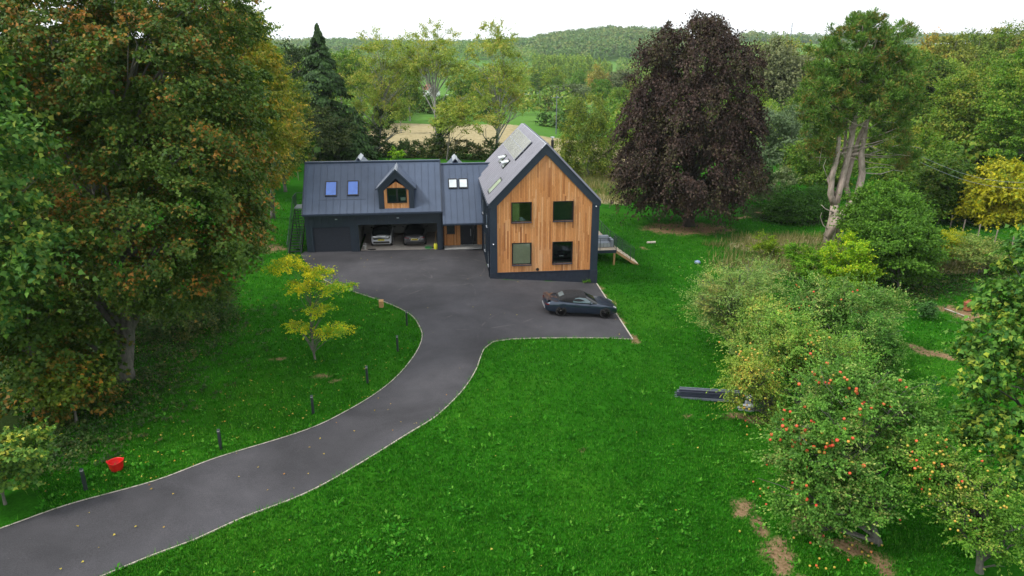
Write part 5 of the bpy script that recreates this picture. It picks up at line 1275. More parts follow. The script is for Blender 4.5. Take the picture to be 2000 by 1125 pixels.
T('tree', 'green tree with orange tips at the right edge of the left woodland', 'tree', (560, 330), [(560, 250, 0, 35, 75), (575, 200, 3, 24, 50), (540, 310, -4, 40, 40)], 'autumn', Y=78, n_leaf=15000, n_clump=150, cr=.9, size=.25, r0=.18, seed=11, nl=12, color=(.8, .95, .8))
T('ivy_tree', 'dark ivy clad tree standing left of the conifer', 'tree', (560, 300), [(560, 130, 0, 26, 42), (590, 120, 5, 22, 35), (575, 180, 0, 26, 40)], 'dark', Y=112, n_leaf=9000, n_clump=110, cr=1.0, size=.34, r0=.3, seed=12, nl=8)
T('bush', 'dark bare twigged bushes filling the corner below the conifer', 'shrub', (620, 300), [(615, 250, 0, 45, 42), (590, 275, -8, 35, 30), (655, 265, 0, 40, 35)], 'dark', Y=98, n_leaf=11000, n_clump=120, cr=.9, size=.25, r0=.1, seed=13, nl=10, color=(1.5, 1.1, 1.1))

# --- conifer : sprays hanging from whorls
def conifer(label, basepx, Y, top_py, half_px, n_leaf, seed, name='conifer', leaf='bluegreen', low=.04):
    rg = np.random.default_rng(seed); q = atY(basepx, 200, Y); z0 = tz(q[0], Y); H = atY(basepx, top_py, Y)[2]-z0; Rm = half_px/ppm(Y, z0+H*.4)
    o = thing(name, label, 'tree', (q[0], Y, z0))
    nb = 240; f = rg.random(nb)**1.15; f = low+(1-low)*f; ang = rg.random(nb)*2*pi; Lb = Rm*np.minimum(1, (1-f)*1.38+.02)*(.75+.4*rg.random(nb))*(.62+.38*np.minimum(1, f/.25))
    bi = rg.integers(0, nb, n_leaf); t = rg.random(n_leaf)**.6
    a = ang[bi]+rg.normal(size=n_leaf)*.16/(t+.3); r_ = Lb[bi]*t
    z = f[bi]*H-r_*.33+Lb[bi]*.18*t*t*0-rg.random(n_leaf)**1.5*.7*t+.25
    C = np.stack([np.cos(a)*r_, np.sin(a)*r_, np.maximum(z, .1)], 1)
    D = np.stack([np.cos(a), np.sin(a), -.8-.6*rg.random(n_leaf)], 1); Nn = np.stack([np.cos(a)*.5, np.sin(a)*.5, np.ones(n_leaf)*.7], 1)+rg.normal(size=(n_leaf, 3))*.3
    V, Fa = leaves(C, D, Nn, .40*(.6+.8*rg.random(n_leaf)), 'leaf'); obj_from(arrmesh('crown', V, Fa), 'crown', M[leaf], o)
    mb = MB(); mb.tube([(0, 0, -.2), (.05, 0, H*.5), (0, 0, H*.98)], [.34, .2, .03], 8); 
    for i in range(0, nb, 5): mb.tube([(0, 0, f[i]*H), (cos(ang[i])*Lb[i]*.5, sin(ang[i])*Lb[i]*.5, f[i]*H-Lb[i]*.12), (cos(ang[i])*Lb[i]*.95, sin(ang[i])*Lb[i]*.95, f[i]*H-Lb[i]*.33)], [.05, .03, .01], 4, cap=False)
    part('trunk', mb, 'bark_dark', o, smooth=True); return o
conifer('tall dark conical conifer behind the garage on the left', 632, 104, 50, 84, 56000, 21)
conifer('second smaller conifer with drooping skirts right behind the tall one', 692, 101, 225, 44, 12000, 22)

def ivy(host, *a, **k):
    o = T('ivy', '', 'plant', *a, **k); c = o.children[0]; h_ = [q for q in COL.objects if q.get('label', '').startswith(host)][0]
    c.parent = h_; c.location = Vector(o.location)-Vector(h_.location); c.name = 'ivy'; bpy.data.objects.remove(o)
# --- row of airy ash trees beyond the hedge
ash = [((742, 300), 110, [(735, 90, 0, 50, 36), (765, 130, 2, 62, 42), (715, 150, 0, 46, 38), (700, 205, -2, 42, 32), (765, 215, 0, 50, 36), (740, 180, 0, 55, 40), (795, 170, 2, 30, 40)], 'airy ash tree with ivy on its forked trunk, behind the golden sapling', 31),
       ((862, 300), 108, [(850, 88, 0, 52, 42), (890, 130, 0, 45, 36), (825, 120, 2, 40, 28), (880, 225, -3, 40, 22), (905, 200, 0, 26, 36), (800, 110, 4, 36, 40)], 'airy ash tree standing before the far white farmhouse', 32),
       ((968, 300), 106, [(965, 85, 0, 48, 38), (985, 135, 0, 46, 42), (955, 175, 0, 42, 36), (1000, 190, 2, 36, 34), (950, 230, -2, 40, 28), (1015, 155, 0, 28, 30)], 'airy ash tree nearest to the ridge of the gabled house', 33)]
for (bx_, by_), Yd, lobs, l, sd_ in ash:
    T('ash_tree', l, 'tree', (bx_, by_), lobs, 'ash', Y=Yd, n_leaf=17000, n_clump=260, cr=.75, size=.25, r0=.30, seed=sd_, nl=40, barkmat='bark_pale', flat=.65, droop=.15, color=(.88, .9, .95), group='ash trees in a row beyond the hedge', shell=.35, bend=.6)
ivy('airy ash tree with ivy', (748, 290), [(745, 245, 0, 13, 34), (765, 240, 0, 8, 26), (735, 262, 0, 16, 20)], 'dark', Y=109, n_leaf=3200, n_clump=60, cr=.4, size=.22, trunk=False, seed=34)
ivy('airy ash tree standing', (858, 290), [(858, 235, 0, 8, 32), (865, 265, 0, 14, 18)], 'dark', Y=107, n_leaf=2200, n_clump=50, cr=.35, size=.22, trunk=False, seed=35)
T('small_tree', 'low rounded yellow green tree leaning before the golden field', 'tree', (875, 300), [(880, 215, 0, 30, 20), (900, 240, 0, 22, 20), (862, 240, 0, 22, 18)], 'ash', Y=103, n_leaf=5200, n_clump=70, cr=.7, size=.24, r0=.12, seed=36, nl=12, barkmat='bark', shell=.4)
# hedge : five bays of dark evergreen bushes, pruned as one hedge
h0 = at(672, 300); h1 = at(960, 312)
rg = np.random.default_rng(41); Lh = []
for i in range(26):
    t = i/25; x = h0[0]*(1-t)+h1[0]*t; y = h0[1]*(1-t)+h1[1]*t+rg.normal()*.3; hz = 2.3+.6*sin(i*1.3)+.5*rg.random()
    Lh.append(((x, y, tz(x, y)+hz*.48), (1.15, 1.2, hz*.56)))
tree('hedge', 'dark evergreen hedge closing the back lawn before the golden field', 'hedge', (Lh[12][0][0], Lh[12][0][1]), Lh, 'hedge', n_leaf=34000, n_clump=520, cr=.55, size=.22, seed=42, trunk=False, low=-1.2, shell=.6, up=.5)
T('laurel_bush', 'pale leaved bush at the front of the dark hedge', 'shrub', (868, 303), [(868, 290, 0, 16, 14)], 'birch', n_leaf=1500, n_clump=30, cr=.4, size=.2, trunk=False, seed=43)
p = at(776, 338); T('sapling', 'young sapling with broad yellow green leaves behind the garage roof', 'tree', (774, 332), [(773, 297, 0, 12, 12), (770, 310, 0, 9, 9), (780, 305, 0, 9, 8)], 'lime', n_leaf=420, n_clump=16, cr=.35, size=.30, r0=.04, seed=44, nl=8, kind='star', color=(.75, .8, 1.2))
for px, py, l in ((666, 300, 'thin wooden stake on the back lawn left of the sapling'), (583, 352, 'thin wooden stake on the slope left of the garage')):
    p = at(px, py); mb = MB(); mb.tube([(0, 0, -.1), (0, 0, 1.2)], .035, 6); o = mb.build('stake', M['post_wood']); o.location = p; tag(o, l, 'stake')
T('shrub', 'low brown twiggy scrub at the left end of the back lawn', 'shrub', (600, 318), [(590, 305, 0, 45, 14), (540, 330, -6, 35, 22)], 'olive', n_leaf=6000, n_clump=90, cr=.5, size=.16, trunk=False, seed=45, color=(.55, .5, .5))

# --- birch, copper beech, pine
T('birch_tree', 'weeping birch with drooping yellow green foliage right of the ridge', 'tree', (1150, 345), [(1150, 225, 0, 40, 34), (1125, 265, 0, 38, 45), (1170, 275, 0, 40, 48), (1150, 305, 0, 52, 36), (1110, 315, 0, 26, 36), (1190, 320, 0, 22, 30)], 'birch', n_leaf=34000, n_clump=330, cr=.75, size=.20, r0=.17, seed=51, nl=26, barkmat='bark_pale', flat=1.3, droop=.5, low=-1, color=(.72, .92, .85))
T('copper_beech', 'great copper beech with purple brown drooping crown behind the lawn', 'tree', (1345, 441),
  [(1355, 110, 0, 90, 75), (1305, 140, 0, 76, 75), (1415, 150, 0, 82, 85), (1430, 110, 1, 42, 40), (1295, 110, 1, 42, 40), (1350, 220, 0, 130, 90), (1270, 260, 0, 60, 90), (1430, 270, 0, 62, 90), (1350, 320, 0, 140, 85), (1252, 345, 0, 52, 50), (1448, 348, 0, 50, 50), (1380, 60, 0, 40, 34), (1300, 368, 0, 50, 24), (1405, 370, 0, 52, 22)],
  'beech', shoots=1.1, n_leaf=140000, n_clump=760, cr=1.05, size=.24, r0=.55, seed=52, nl=50, barkmat='bark_dark', flat=.75, droop=.75, low=-.9, shell=.66)
# pine with forked pale stems
def pine():
    b_ = at(1618, 478); z0 = b_[2]; rg = np.random.default_rng(61); Y0 = b_[1]
    o = thing('pine_tree', 'tall pine with several pale forked stems and dark green needles', 'tree', b_)
    B = Vector(b_)
    def W(px, py, dY=0): return Vector(atY(px, py, Y0+dY))-B
    mb = MB()
    fk = W(1645, 410); fk2 = W(1640, 430, .5)
    mb.tube([Vector((0, 0, -.2)), W(1622, 450), W(1628, 425), W(1630, 400, .1)], [.55, .46, .42, .36], 10)
    mb.tube([W(1632, 470, .5)-Vector((0, 0, .6)), W(1640, 445, .6), W(1650, 420, .6), W(1660, 395, .6)], [.5, .42, .38, .30], 10)
    mb.tube([W(1616, 462, -.2), W(1632, 435, -.3), W(1655, 410, -.4), W(1675, 385, -.2), W(1684, 340, 0), W(1682, 300, .3), W(1690, 260, .3), W(1700, 200, .3)], [.42, .38, .36, .34, .30, .26, .18, .07], 9)
    mb.tube([W(1630, 402, .1), W(1622, 380, 0), W(1625, 345, 0), W(1636, 300, 0), W(1640, 250, .3), W(1635, 180, .5)], [.34, .27, .25, .22, .16, .06], 8)
    mb.tube([W(1631, 402, .1), W(1640, 370, .2), W(1650, 330, .3), W(1662, 280, .3), W(1672, 210, .3), W(1680, 120, .3), W(1685, 50, .3)], [.34, .30, .28, .27, .22, .13, .04], 8)
    mb.tube([W(1660, 396, .6), W(1652, 360, .8), W(1665, 310, 1), W(1680, 265, 1), W(1720, 180, 1), W(1745, 70, 1)], [.28, .24, .22, .2, .14, .05], 8)
    mb.tube([W(1632, 390, .2), W(1618, 350, 1), W(1650, 290, 1.2), W(1655, 220, 1)], [.2, .17, .15, .08], 7)
    lob = [(1680, 90, 0, 66, 58), (1745, 80, 1, 40, 38), (1635, 130, 0, 66, 48), (1725, 150, 0, 72, 60), (1610, 185, -1, 58, 46), (1760, 160, 0, 40, 50), (1690, 190, 0, 74, 42), (1750, 210, 1, 45, 50), (1610, 245, 0, 42, 36), (1740, 265, 0, 42, 36), (1600, 295, 1, 34, 26), (1770, 310, 1, 26, 16), (1690, 50, 0, 36, 24)]
    L = [lobe(a, b2, Y0+c, d, e) for a, b2, c, d, e in lob]; L = [((c[0]-B.x, c[1]-B.y, c[2]-B.z), r) for c, r in L]
    V, Fa, P, D = crown(L, 125000, 760, .55, .30, rg, 'need', .8, 0, .6, .3, -.8, radial=1.0, shoots=.75)
    obj_from(arrmesh('crown', V, Fa), 'crown', M['pine'], o)
    for i in rg.choice(len(P), 60, replace=False):
        q = Vector(P[i]); s = W(1655+rg.normal()*14, min(330, 562-0)+0 if False else 300, .3); s = Vector((s.x, s.y, max(s.z, min(q.z-1.2-rg.random(), q.z*.9)))); 
        m1 = s.lerp(q, .5)+Vector((0, 0, -.2)); mb.tube([s, m1, q], [.07, .045, .012], 5, cap=False)
    part('trunk', mb, 'bark_pine', o, smooth=True)
    mb = MB()
    for pts_, r_ in [([(1690, 338), (1720, 340), (1745, 332), (1765, 335)], .05), ([(1690, 330), (1712, 326), (1740, 328)], .04), ([(1700, 300), (1730, 290), (1760, 282), (1800, 290)], .05), ([(1696, 285), (1740, 300), (1780, 305)], .04), ([(1628, 415), (1612, 408), (1604, 400)], .07), ([(1622, 452), (1608, 440), (1602, 424), (1605, 415)], .06), ([(1690, 372), (1704, 380)], .05), ([(1700, 250), (1720, 236), (1750, 240)], .04), ([(1720, 160), (1725, 140), (1728, 125)], .03), ([(1722, 158), (1740, 135), (1748, 130)], .03), ([(1615, 345), (1608, 325), (1614, 310)], .04), ([(1600, 320), (1605, 290), (1615, 265)], .03)]:
        mb.tube([W(a, b2, -.3) for a, b2 in pts_], [r_*(1-.7*i/(len(pts_)-1)) for i in range(len(pts_))], 5)
    part('dead_branch', mb, 'deadwood', o, smooth=True)
pine()

# --- golden young tree on the left lawn
T('honey_locust', 'young slender tree with airy golden yellow foliage on the left lawn', 'tree', (615, 702), [(560, 515, 0, 36, 13, 40), (620, 530, 0, 38, 12, 44), (650, 562, 0, 28, 9), (590, 558, 0, 36, 11), (625, 605, 0, 28, 11, 34), (590, 640, 0, 34, 9), (652, 645, 0, 34, 9), (678, 560, 0, 16, 6), (535, 528, 0, 20, 7)], 'locust', color=(1.1, 1.15, 1), n_leaf=17000, n_clump=240, cr=.27, size=.09, shoots=1.8, r0=.06, seed=71, nl=46, flat=.35, droop=.15, shell=.3, low=-1, up=1.0, sizevar=.4)

# --- shrubs and trees of the right middle ground
def S(name, label, basepx, lobs, leaf, cat='shrub', **kw): return T(name, label, cat, basepx, lobs, leaf, **kw)
S('willow_tree', 'silver grey green willow on the right skyline left of the pine', (1525, 200), [(1520, 120, 0, 36, 34), (1550, 140, 0, 30, 32), (1500, 155, 0, 30, 32), (1530, 165, 0, 46, 34)], 'silver', 'tree', Y=150, n_leaf=22000, n_clump=170, cr=1.6, size=.5, r0=.4, seed=81, nl=14, color=(.75, .75, .6), flat=.9)
S('tree', 'pale autumn green tree behind the silver willow', (1510, 180), [(1515, 100, 0, 34, 22), (1580, 115, 0, 34, 26), (1545, 105, 3, 30, 20)], 'autumn', 'tree', Y=185, n_leaf=7000, n_clump=100, cr=1.8, size=.6, r0=.4, seed=82, nl=8, color=(1.2, 1.3, 1.4))
S('shrub', 'blue green silvery willow shrub right of the copper beech', (1530, 320), [(1510, 240, 0, 36, 28), (1540, 275, 0, 42, 34), (1505, 300, 0, 34, 30), (1560, 240, 4, 36, 34)], 'silver', Y=98, n_leaf=20000, n_clump=210, cr=.9, size=.28, r0=.2, seed=83, nl=12, color=(.55, .72, .62))
S('shrub', 'pale whitish green shrub low beside the copper beech', (1500, 400), [(1500, 372, 0, 26, 20), (1525, 350, 3, 25, 20)], 'silver', n_leaf=7000, n_clump=80, cr=.6, size=.2, trunk=False, seed=84, color=(.8, .9, .7))
S('bush', 'broad dark green bush behind the foot of the pine', (1575, 430), [(1555, 400, 0, 46, 34), (1600, 400, 2, 36, 34), (1530, 415, 0, 34, 20)], 'bush', n_leaf=20000, n_clump=220, cr=.7, size=.2, trunk=False, seed=85, color=(.62, .75, .8))
S('bush', 'dark evergreen bush left of the broad dark one', (1480, 395), [(1490, 345, 0, 30, 16), (1465, 360, 3, 25, 14)], 'hedge', Y=80, n_leaf=6000, n_clump=80, cr=.7, size=.22, trunk=False, seed=86)
S('bush', 'large dense green bush right of the pine foot', (1755, 565), [(1755, 480, 0, 72, 62), (1740, 430, 1.5, 60, 50), (1790, 500, 0, 45, 55), (1700, 500, 1, 40, 50)], 'bush', n_leaf=52000, n_clump=430, cr=.6, size=.17, r0=.1, seed=87, nl=16, up=.5)
S('bush', 'bright green rounded bush between the pine and the dense dark bush', (1715, 470), [(1720, 400, 0, 60, 44), (1690, 430, 0, 45, 36), (1770, 425, 1, 38, 34)], 'bush', Y=57, n_leaf=30000, n_clump=280, cr=.6, size=.19, r0=.1, seed=88, nl=10, color=(1.15, 1.1, 1))
S('bush', 'bright lime yellow bush at the foot of the pine', (1655, 575), [(1655, 500, 0, 42, 42), (1640, 540, 0, 36, 34), (1675, 530, 0, 34, 36)], 'lime', n_leaf=16000, n_clump=170, cr=.4, size=.15, r0=.06, seed=89, nl=10)
S('bush', 'smaller yellow green bush left of the bright lime bush', (1590, 560), [(1590, 520, 0, 34, 28), (1560, 500, 2, 30, 22)], 'lime', n_leaf=9000, n_clump=110, cr=.4, size=.13, trunk=False, seed=90, color=(.45, .62, 1))
S('bush', 'small yellow green shrub at the edge of the tall grass', (1490, 505), [(1490, 475, 0, 20, 16), (1505, 485, 1, 18, 12)], 'lime', n_leaf=4500, n_clump=50, cr=.35, size=.12, trunk=False, seed=91, color=(.75, .7, 1.2))
S('bush', 'yellow leaved twiggy bush in front of the fence on the right', (1850, 525), [(1845, 480, 0, 26, 26), (1870, 470, 1, 25, 20)], 'gold', n_leaf=9000, n_clump=110, cr=.45, size=.13, r0=.05, seed=92, nl=16, shell=.4, color=(.9, 1, .9))
S('bush', 'brownish thinning shrub right of the yellow leaved bush', (1910, 535), [(1905, 490, 0, 40, 30), (1940, 500, 0, 34, 28)], 'olive', n_leaf=11000, n_clump=140, cr=.5, size=.12, r0=.05, seed=93, nl=22, shell=.4, color=(.8, .8, .75))
S('bush', 'dark blue green leafy plant clump beside the pale plank', (1810, 625), [(1812, 608, 0, 18, 13)], 'bush', n_leaf=2200, n_clump=30, cr=.3, size=.13, trunk=False, seed=94, color=(.8, .9, 2.2))
S('tree', 'golden yellow maple on the right beyond the fence', (1960, 450), [(1960, 355, 0, 62, 40), (1925, 390, 0, 42, 38), (1990, 400, 0, 55, 44), (1960, 420, 0, 55, 28)], 'gold', 'tree', Y=66, n_leaf=38000, n_clump=340, cr=.7, size=.22, r0=.2, seed=95, nl=14, kind='star', droop=.3)
S('tree', 'dark green spreading tree left of the golden maple', (1860, 430), [(1860, 350, 0, 52, 38), (1820, 390, 0, 42, 36), (1885, 400, 0, 45, 34), (1840, 330, 3, 40, 30)], 'green', 'tree', Y=70, n_leaf=26000, n_clump=260, cr=.8, size=.22, r0=.2, seed=96, nl=12, color=(.6, .7, .55), kind='star', droop=.3)
S('tree', 'mid green tree filling the gap behind the pine crown', (1800, 420), [(1800, 300, 0, 45, 40), (1770, 350, 0, 50, 36), (1740, 345, 2, 36, 30)], 'green', 'tree', Y=80, n_leaf=18000, n_clump=180, cr=.9, size=.25, r0=.2, seed=97, nl=10, color=(.8, .9, .7))
S('tree', 'green tree behind the pine trunks on the left side', (1590, 400), [(1600, 330, 0, 42, 34), (1570, 310, 3, 34, 30), (1640, 340, 0, 34, 28)], 'green', 'tree', Y=84, n_leaf=16000, n_clump=170, cr=.9, size=.25, r0=.2, seed=98, nl=10, color=(.75, .85, .7))
S('tree', 'large fresh green tree high on the right slope', (1900, 330), [(1900, 190, 0, 62, 45), (1870, 235, 0, 50, 50), (1935, 240, 0, 50, 50), (1890, 280, -2, 55, 36)], 'green', 'tree', Y=98, n_leaf=34000, n_clump=330, cr=1.0, size=.30, r0=.3, seed=99, nl=16, color=(1.1, 1.05, 1))
S('tree', 'bright green tree at the right frame edge above the golden maple', (1990, 330), [(1985, 200, 0, 50, 60), (1980, 270, 0, 52, 52), (2020, 150, 0, 50, 60)], 'green', 'tree', Y=88, n_leaf=26000, n_clump=250, cr=1.0, size=.28, r0=.3, seed=100, nl=12, color=(.95, 1.1, .9))
S('tree', 'dark ivy clad tree between the pine and the fresh green tree', (1825, 300), [(1815, 150, 0, 26, 38), (1845, 170, 0, 24, 40), (1820, 215, 0, 26, 36)], 'green', 'tree', Y=125, n_leaf=14000, n_clump=150, cr=1.1, size=.36, r0=.3, seed=101, nl=16, color=(.6, .75, .6), barkmat='bark_pale')
S('bush', 'low yellow green thicket on the slope right of the pine crown', (1810, 300), [(1800, 265, 0, 38, 18), (1840, 280, 0, 34, 20), (1770, 275, 2, 34, 18)], 'birch', Y=100, n_leaf=12000, n_clump=130, cr=.8, size=.26, trunk=False, seed=102, color=(1, 1.15, .8))
# wood on the right hill : individual trees, crown meshes of five kinds reused
def protos(prefix, n, leaf, H, Rr, n_leaf, size, seed0, barkm='bark_pale', nl=10, cr=1.3):
    out = []
    for i in range(n):
        rg = np.random.default_rng(seed0+i); L = []
        for k in range(6):
            a = rg.random()*6.28; q = rg.random()*.5*Rr; L.append(((q*cos(a), q*sin(a), H*(.45+.42*rg.random())), (Rr*(.45+.2*rg.random()),)*2+(H*.2,)))
        L.append(((0, 0, H*.78), (Rr*.55, Rr*.55, H*.22)))
        V, Fa, P, D = crown(L, n_leaf, max(40, n_leaf//90), cr, size, rg, 'leaf', .7, .2, .6)
        me = arrmesh('crown', V, Fa); me.materials.append(M[leaf])
        mb = MB(); limbs(mb, (0, 0, -.3), (0, 0, H*.75), [P[j] for j in rg.choice(len(P), nl, replace=False)], .02*H, rg); tm = mb.mesh('trunk'); tm.materials.append(M[barkm]); tm.shade_smooth()
        out.append((me, tm, H))
    return out
def place(pr_, name, label, px, Y, top_py, wide=1., color=(1, 1, 1), group=None, rz=None, cat='tree', sink=0, trunk=True):
    me, tm, H = pr_; q = atY(px, top_py, Y); z0 = tz(q[0], Y)-sink; s = max(.15, (q[2]-z0)/(H*1.0)); o = thing(name, label, cat, (q[0], Y, z0), rz if rz is not None else random.random()*6, group)
    o.scale = (s*wide, s*wide, s)
    c = bpy.data.objects.new('crown', me); COL.objects.link(c); c.parent = o; c.color = (*color, 1)
    if trunk: t = bpy.data.objects.new('trunk', tm); COL.objects.link(t); t.parent = o
    return o
PA = protos('a', 3, 'autumn', 14, 5.2, 9000, .42, 200)
PG = protos('g', 3, 'green', 14, 5.4, 9000, .42, 210)
PF = protos('f', 2, 'ash', 14, 4.6, 7000, .40, 220)
hillside = [
 (1790, 150, 92, 'A', (1.1, 1.1, .8), 'yellowish tree on the hill crest right beside the pine top'), (1822, 165, 70, 'A', (1.7, 1.1, .9), 'thin orange tinted tree on the skyline right of the pine'),
 (1858, 160, 74, 'A', (1.2, 1.1, 1), 'pale autumn tree with bare white stems on the skyline'), (1885, 175, 68, 'G', (.75, .8, .8), 'dark green tree top on the right skyline'),
 (1915, 165, 66, 'A', (.9, 1.05, .9), 'olive green tree on the right skyline left of the ash'), (1950, 170, 58, 'A', (1., 1., .8), 'tall olive tree on the skyline near the right frame edge'),
 (1985, 165, 52, 'G', (1., 1., .9), 'tall green tree on the skyline at the right frame edge'), (2025, 160, 46, 'A', (1, 1, 1), 'tree partly cut by the right frame edge on the skyline'),
 (1865, 130, 120, 'F', (.8, .9, .8), 'pale stemmed ash below the skyline on the right slope'), (1930, 128, 112, 'G', (1., 1.05, .9), 'rounded green tree below the right skyline'),
 (1970, 120, 122, 'G', (.85, .95, .8), 'green tree half hidden behind the fresh green ones at right'), (1795, 128, 140, 'G', (.75, .85, .8), 'dark tree just right of the pine crown'),
 (1770, 175, 105, 'G', (.8, .9, .8), 'green tree behind the pine crown on its right'), (1700, 165, 130, 'A', (.9, 1, .9), 'tree behind the middle of the pine crown'),
 (1640, 160, 128, 'A', (1.1, 1.2, 1), 'pale green tree behind the left of the pine crown'), (1580, 140, 165, 'G', (.8, .9, .8), 'green tree left of the pine below the silver willow'),
 (1600, 120, 205, 'G', (.85, .95, .7), 'mid green tree left of the pine stems'), (1495, 125, 190, 'F', (.7, .85, .8), 'thin tree right behind the copper beech'),
 (1560, 112, 215, 'F', (.75, .9, .7), 'light tree above the blue green willow shrub'), (1745, 110, 240, 'G', (.9, 1, .8), 'tree right behind the pine stems'),
 (1850, 112, 235, 'G', (1, 1.05, .8), 'bushy tree on the slope under the ivy clad tree'), (1470, 140, 160, 'G', (.7, .8, .7), 'dark tree seen behind the right edge of the copper beech'), 
 (1700, 96, 265, 'G', (.8, .9, .7), 'dark tree deep behind the pine stems'), (2030, 105, 170, 'G', (1, 1, 1), 'big tree cut by the right frame edge on the slope')]
for i, (px, Y, tp, k, c_, l) in enumerate(hillside):
    P_ = {'A': PA, 'G': PG, 'F': PF}[k]; place(P_[i % len(P_)], 'hillside_tree', l, px, Y, tp, .95, c_, 'trees on the right hillside')
# valley trees behind the beech and house
valley = [
 (1105, 260, 166, 'S', 1.6, (.62, .72, .55), 'round silver green willow in the valley centre'), (1140, 268, 172, 'S', 1.3, (.6, .68, .55), 'smaller silver willow right of the round one'),
 (1080, 300, 134, 'A', 1.2, (1.1, 1.25, .7), 'rounded yellow green tree below the poplars'), (1088, 275, 152, 'G', 1.1, (.6, .75, .8), 'dark green round tree before the yellow green one'),
 (1165, 300, 128, 'A', 1.0, (1.7, 1.25, 1.7), 'greyish brown thinning tree at the right end of the poplars'), (1178, 235, 154, 'G', .9, (.7, .95, .8), 'pointed mid green tree left of the copper beech'),
 (1215, 300, 140, 'S', 1.2, (.55, .6, .45), 'olive rounded tree beside the copper beech'), (1240, 250, 150, 'A', 1.0, (1, 1.1, .8), 'olive green tree just left of the copper beech crown'),
 (1210, 215, 170, 'G', .9, (.9, 1, .8), 'bright green tree touching the left of the copper beech'), (1225, 150, 200, 'A', .9, (1, 1.1, .8), 'yellow green tree low at the left of the beech'),
 (1240, 120, 240, 'G', .8, (1, 1.1, .9), 'green bushy tree between birch and beech'), (1055, 330, 138, 'G', 1.0, (.55, .7, .9), 'small dark blue green tree left of the yellow green one'),
 (1130, 330, 140, 'G', 1.0, (.8, 1.05, .9), 'green tree standing at the foot of the poplars'),
 (700, 200, 118, 'G', 1.0, (.8, .9, .7), 'green tree right behind the tall conifer'), (790, 230, 112, 'A', 1., (1, 1.1, .9), 'pale green tree far behind the left and middle ash'),
 (796, 190, 140, 'G', 1., (.7, .8, .7), 'dark green tree left of the farmhouse'), (905, 200, 150, 'G', 1., (.7, .85, .7), 'dark green tree right of the farmhouse'), (930, 260, 138, 'G', 1., (.75, .9, .8), 'round green tree before the far wall'),
 (995, 250, 150, 'G', .9, (.9, 1, .8), 'green tree behind the right ash'), (780, 150, 195, 'G', .8, (.8, .9, .8), 'low green tree left of the farmhouse lawn'), (755, 180, 165, 'A', 1., (.9, 1, .8), 'olive tree between the left ash and the farmhouse'),
 (1035, 420, 150, 'A', 1.2, (.9, 1.2, .9), 'far green tree left of the poplars'), (1015, 320, 130, 'F', 1., (1, 1.1, 1), 'light tree above the green field'), (660, 170, 95, 'G', 1., (.9, 1, .9), 'tree behind the tip of the tall conifer on its right'), (600, 150, 125, 'G', 1., (.9, 1.1, .8), 'green tree left behind the conifer'), (575, 170, 100, 'G', 1., (.7, .8, .8), 'tree left of the conifer tip')]
PS = protos('s', 2, 'silver', 9, 5.5, 6000, .42, 230)
for i, (px, Y, tp, k, wd, c_, l) in enumerate(valley):
    P_ = {'A': PA, 'G': PG, 'F': PF, 'S': PS}[k]; place(P_[i % len(P_)], 'valley_tree', l, px, Y, tp, wd, c_, 'trees in the valley')
# hedgerows in the valley
def hedgerow(label, pxs, h, leaf, n, seed, color=(1, 1, 1), w=2.2, size=.5, name='hedgerow'):
    rg = np.random.default_rng(seed); P_ = [at(*p) for p in pxs]; L = []
    for a, b_ in zip(P_[:-1], P_[1:]):
        k = max(2, int(math.hypot(b_[0]-a[0], b_[1]-a[1])/w))
        for i in range(k):
            t = i/k; x = a[0]*(1-t)+b_[0]*t; y = a[1]*(1-t)+b_[1]*t; hz = h*(.75+.5*rg.random()); L.append(((x, y, tz(x, y)+hz*.5), (w*.75, w*.8, hz*.55)))
    return tree(name, label, 'hedge', P_[0][:2], L, leaf, n_leaf=n, n_clump=n//45, cr=w*.35, size=size, seed=seed, trunk=False, low=-1.2, color=color)
hedgerow('dark tree lined hedge behind the golden field under the ash trees', [(770, 218), (830, 221), (900, 226), (960, 230)], 6, 'green', 15000, 241, (.55, .65, .6), 3.2)
hedgerow('reddish green hedge between the golden and the green field', [(1030, 213), (1060, 216), (1105, 222), (1140, 232)], 5.5, 'hedge', 9000, 242, (1.9, 1.5, 1.6), 3.0)
hedgerow('low green hedge below the small green field', [(1060, 246), (1090, 250), (1120, 262)], 3, 'hedge', 5000, 243, (1.3, 1.6, 1.2), 2.2)
hedgerow('dark shrubs on the near edge of the pale field left', [(700, 268), (760, 245), (800, 222)], 5, 'green', 9000, 244, (.6, .7, .6), 3.0)
# poplars in a plantation
rg = np.random.default_rng(250); L = [((0, 0, 3+k*2.3), (1.6-.12*k, 1.6-.12*k, 2.2)) for k in range(8)]
V, Fa, P_, D_ = crown(L, 2600, 110, .7, .75, rg, 'leaf', 1.2, 0, .5, .3, -1); pm = arrmesh('crown', V, Fa); pm.materials.append(M['birch'])
mb = MB(); mb.tube([(0, 0, -.5), (0, 0, 17)], [.3, .05], 5); pt = mb.mesh('trunk'); pt.materials.append(M['bark_pale'])
for row in range(6):
    for k in range(17):
        px = 1040+k*9.2+row*2+random.uniform(-3, 3); Y = 430+row*26+random.uniform(-5, 5)
        if px > 1195: continue
        q = atY(px, 112+random.uniform(-4, 5)+(10 if row == 0 else 0)-row*1.5+max(0, (px-1150))*.35, Y); z0 = tz(q[0], Y); s = max(.4, (q[2]-z0)/20.5)
        o = thing('poplar_tree', 'pale green poplar in the dense plantation in the valley', 'tree', (q[0], Y, z0), random.random()*6, 'poplars in the plantation'); o.scale = (s*.85, s*.85, s)
        for nm_, me_ in (('crown', pm), ('trunk', pt)):
            c = bpy.data.objects.new(nm_, me_); COL.objects.link(c); c.parent = o
            if nm_ == 'crown': v_ = random.uniform(.85, 1.1); c.color = (1.15*v_, 1.6*v_, 2.2*v_, 1)

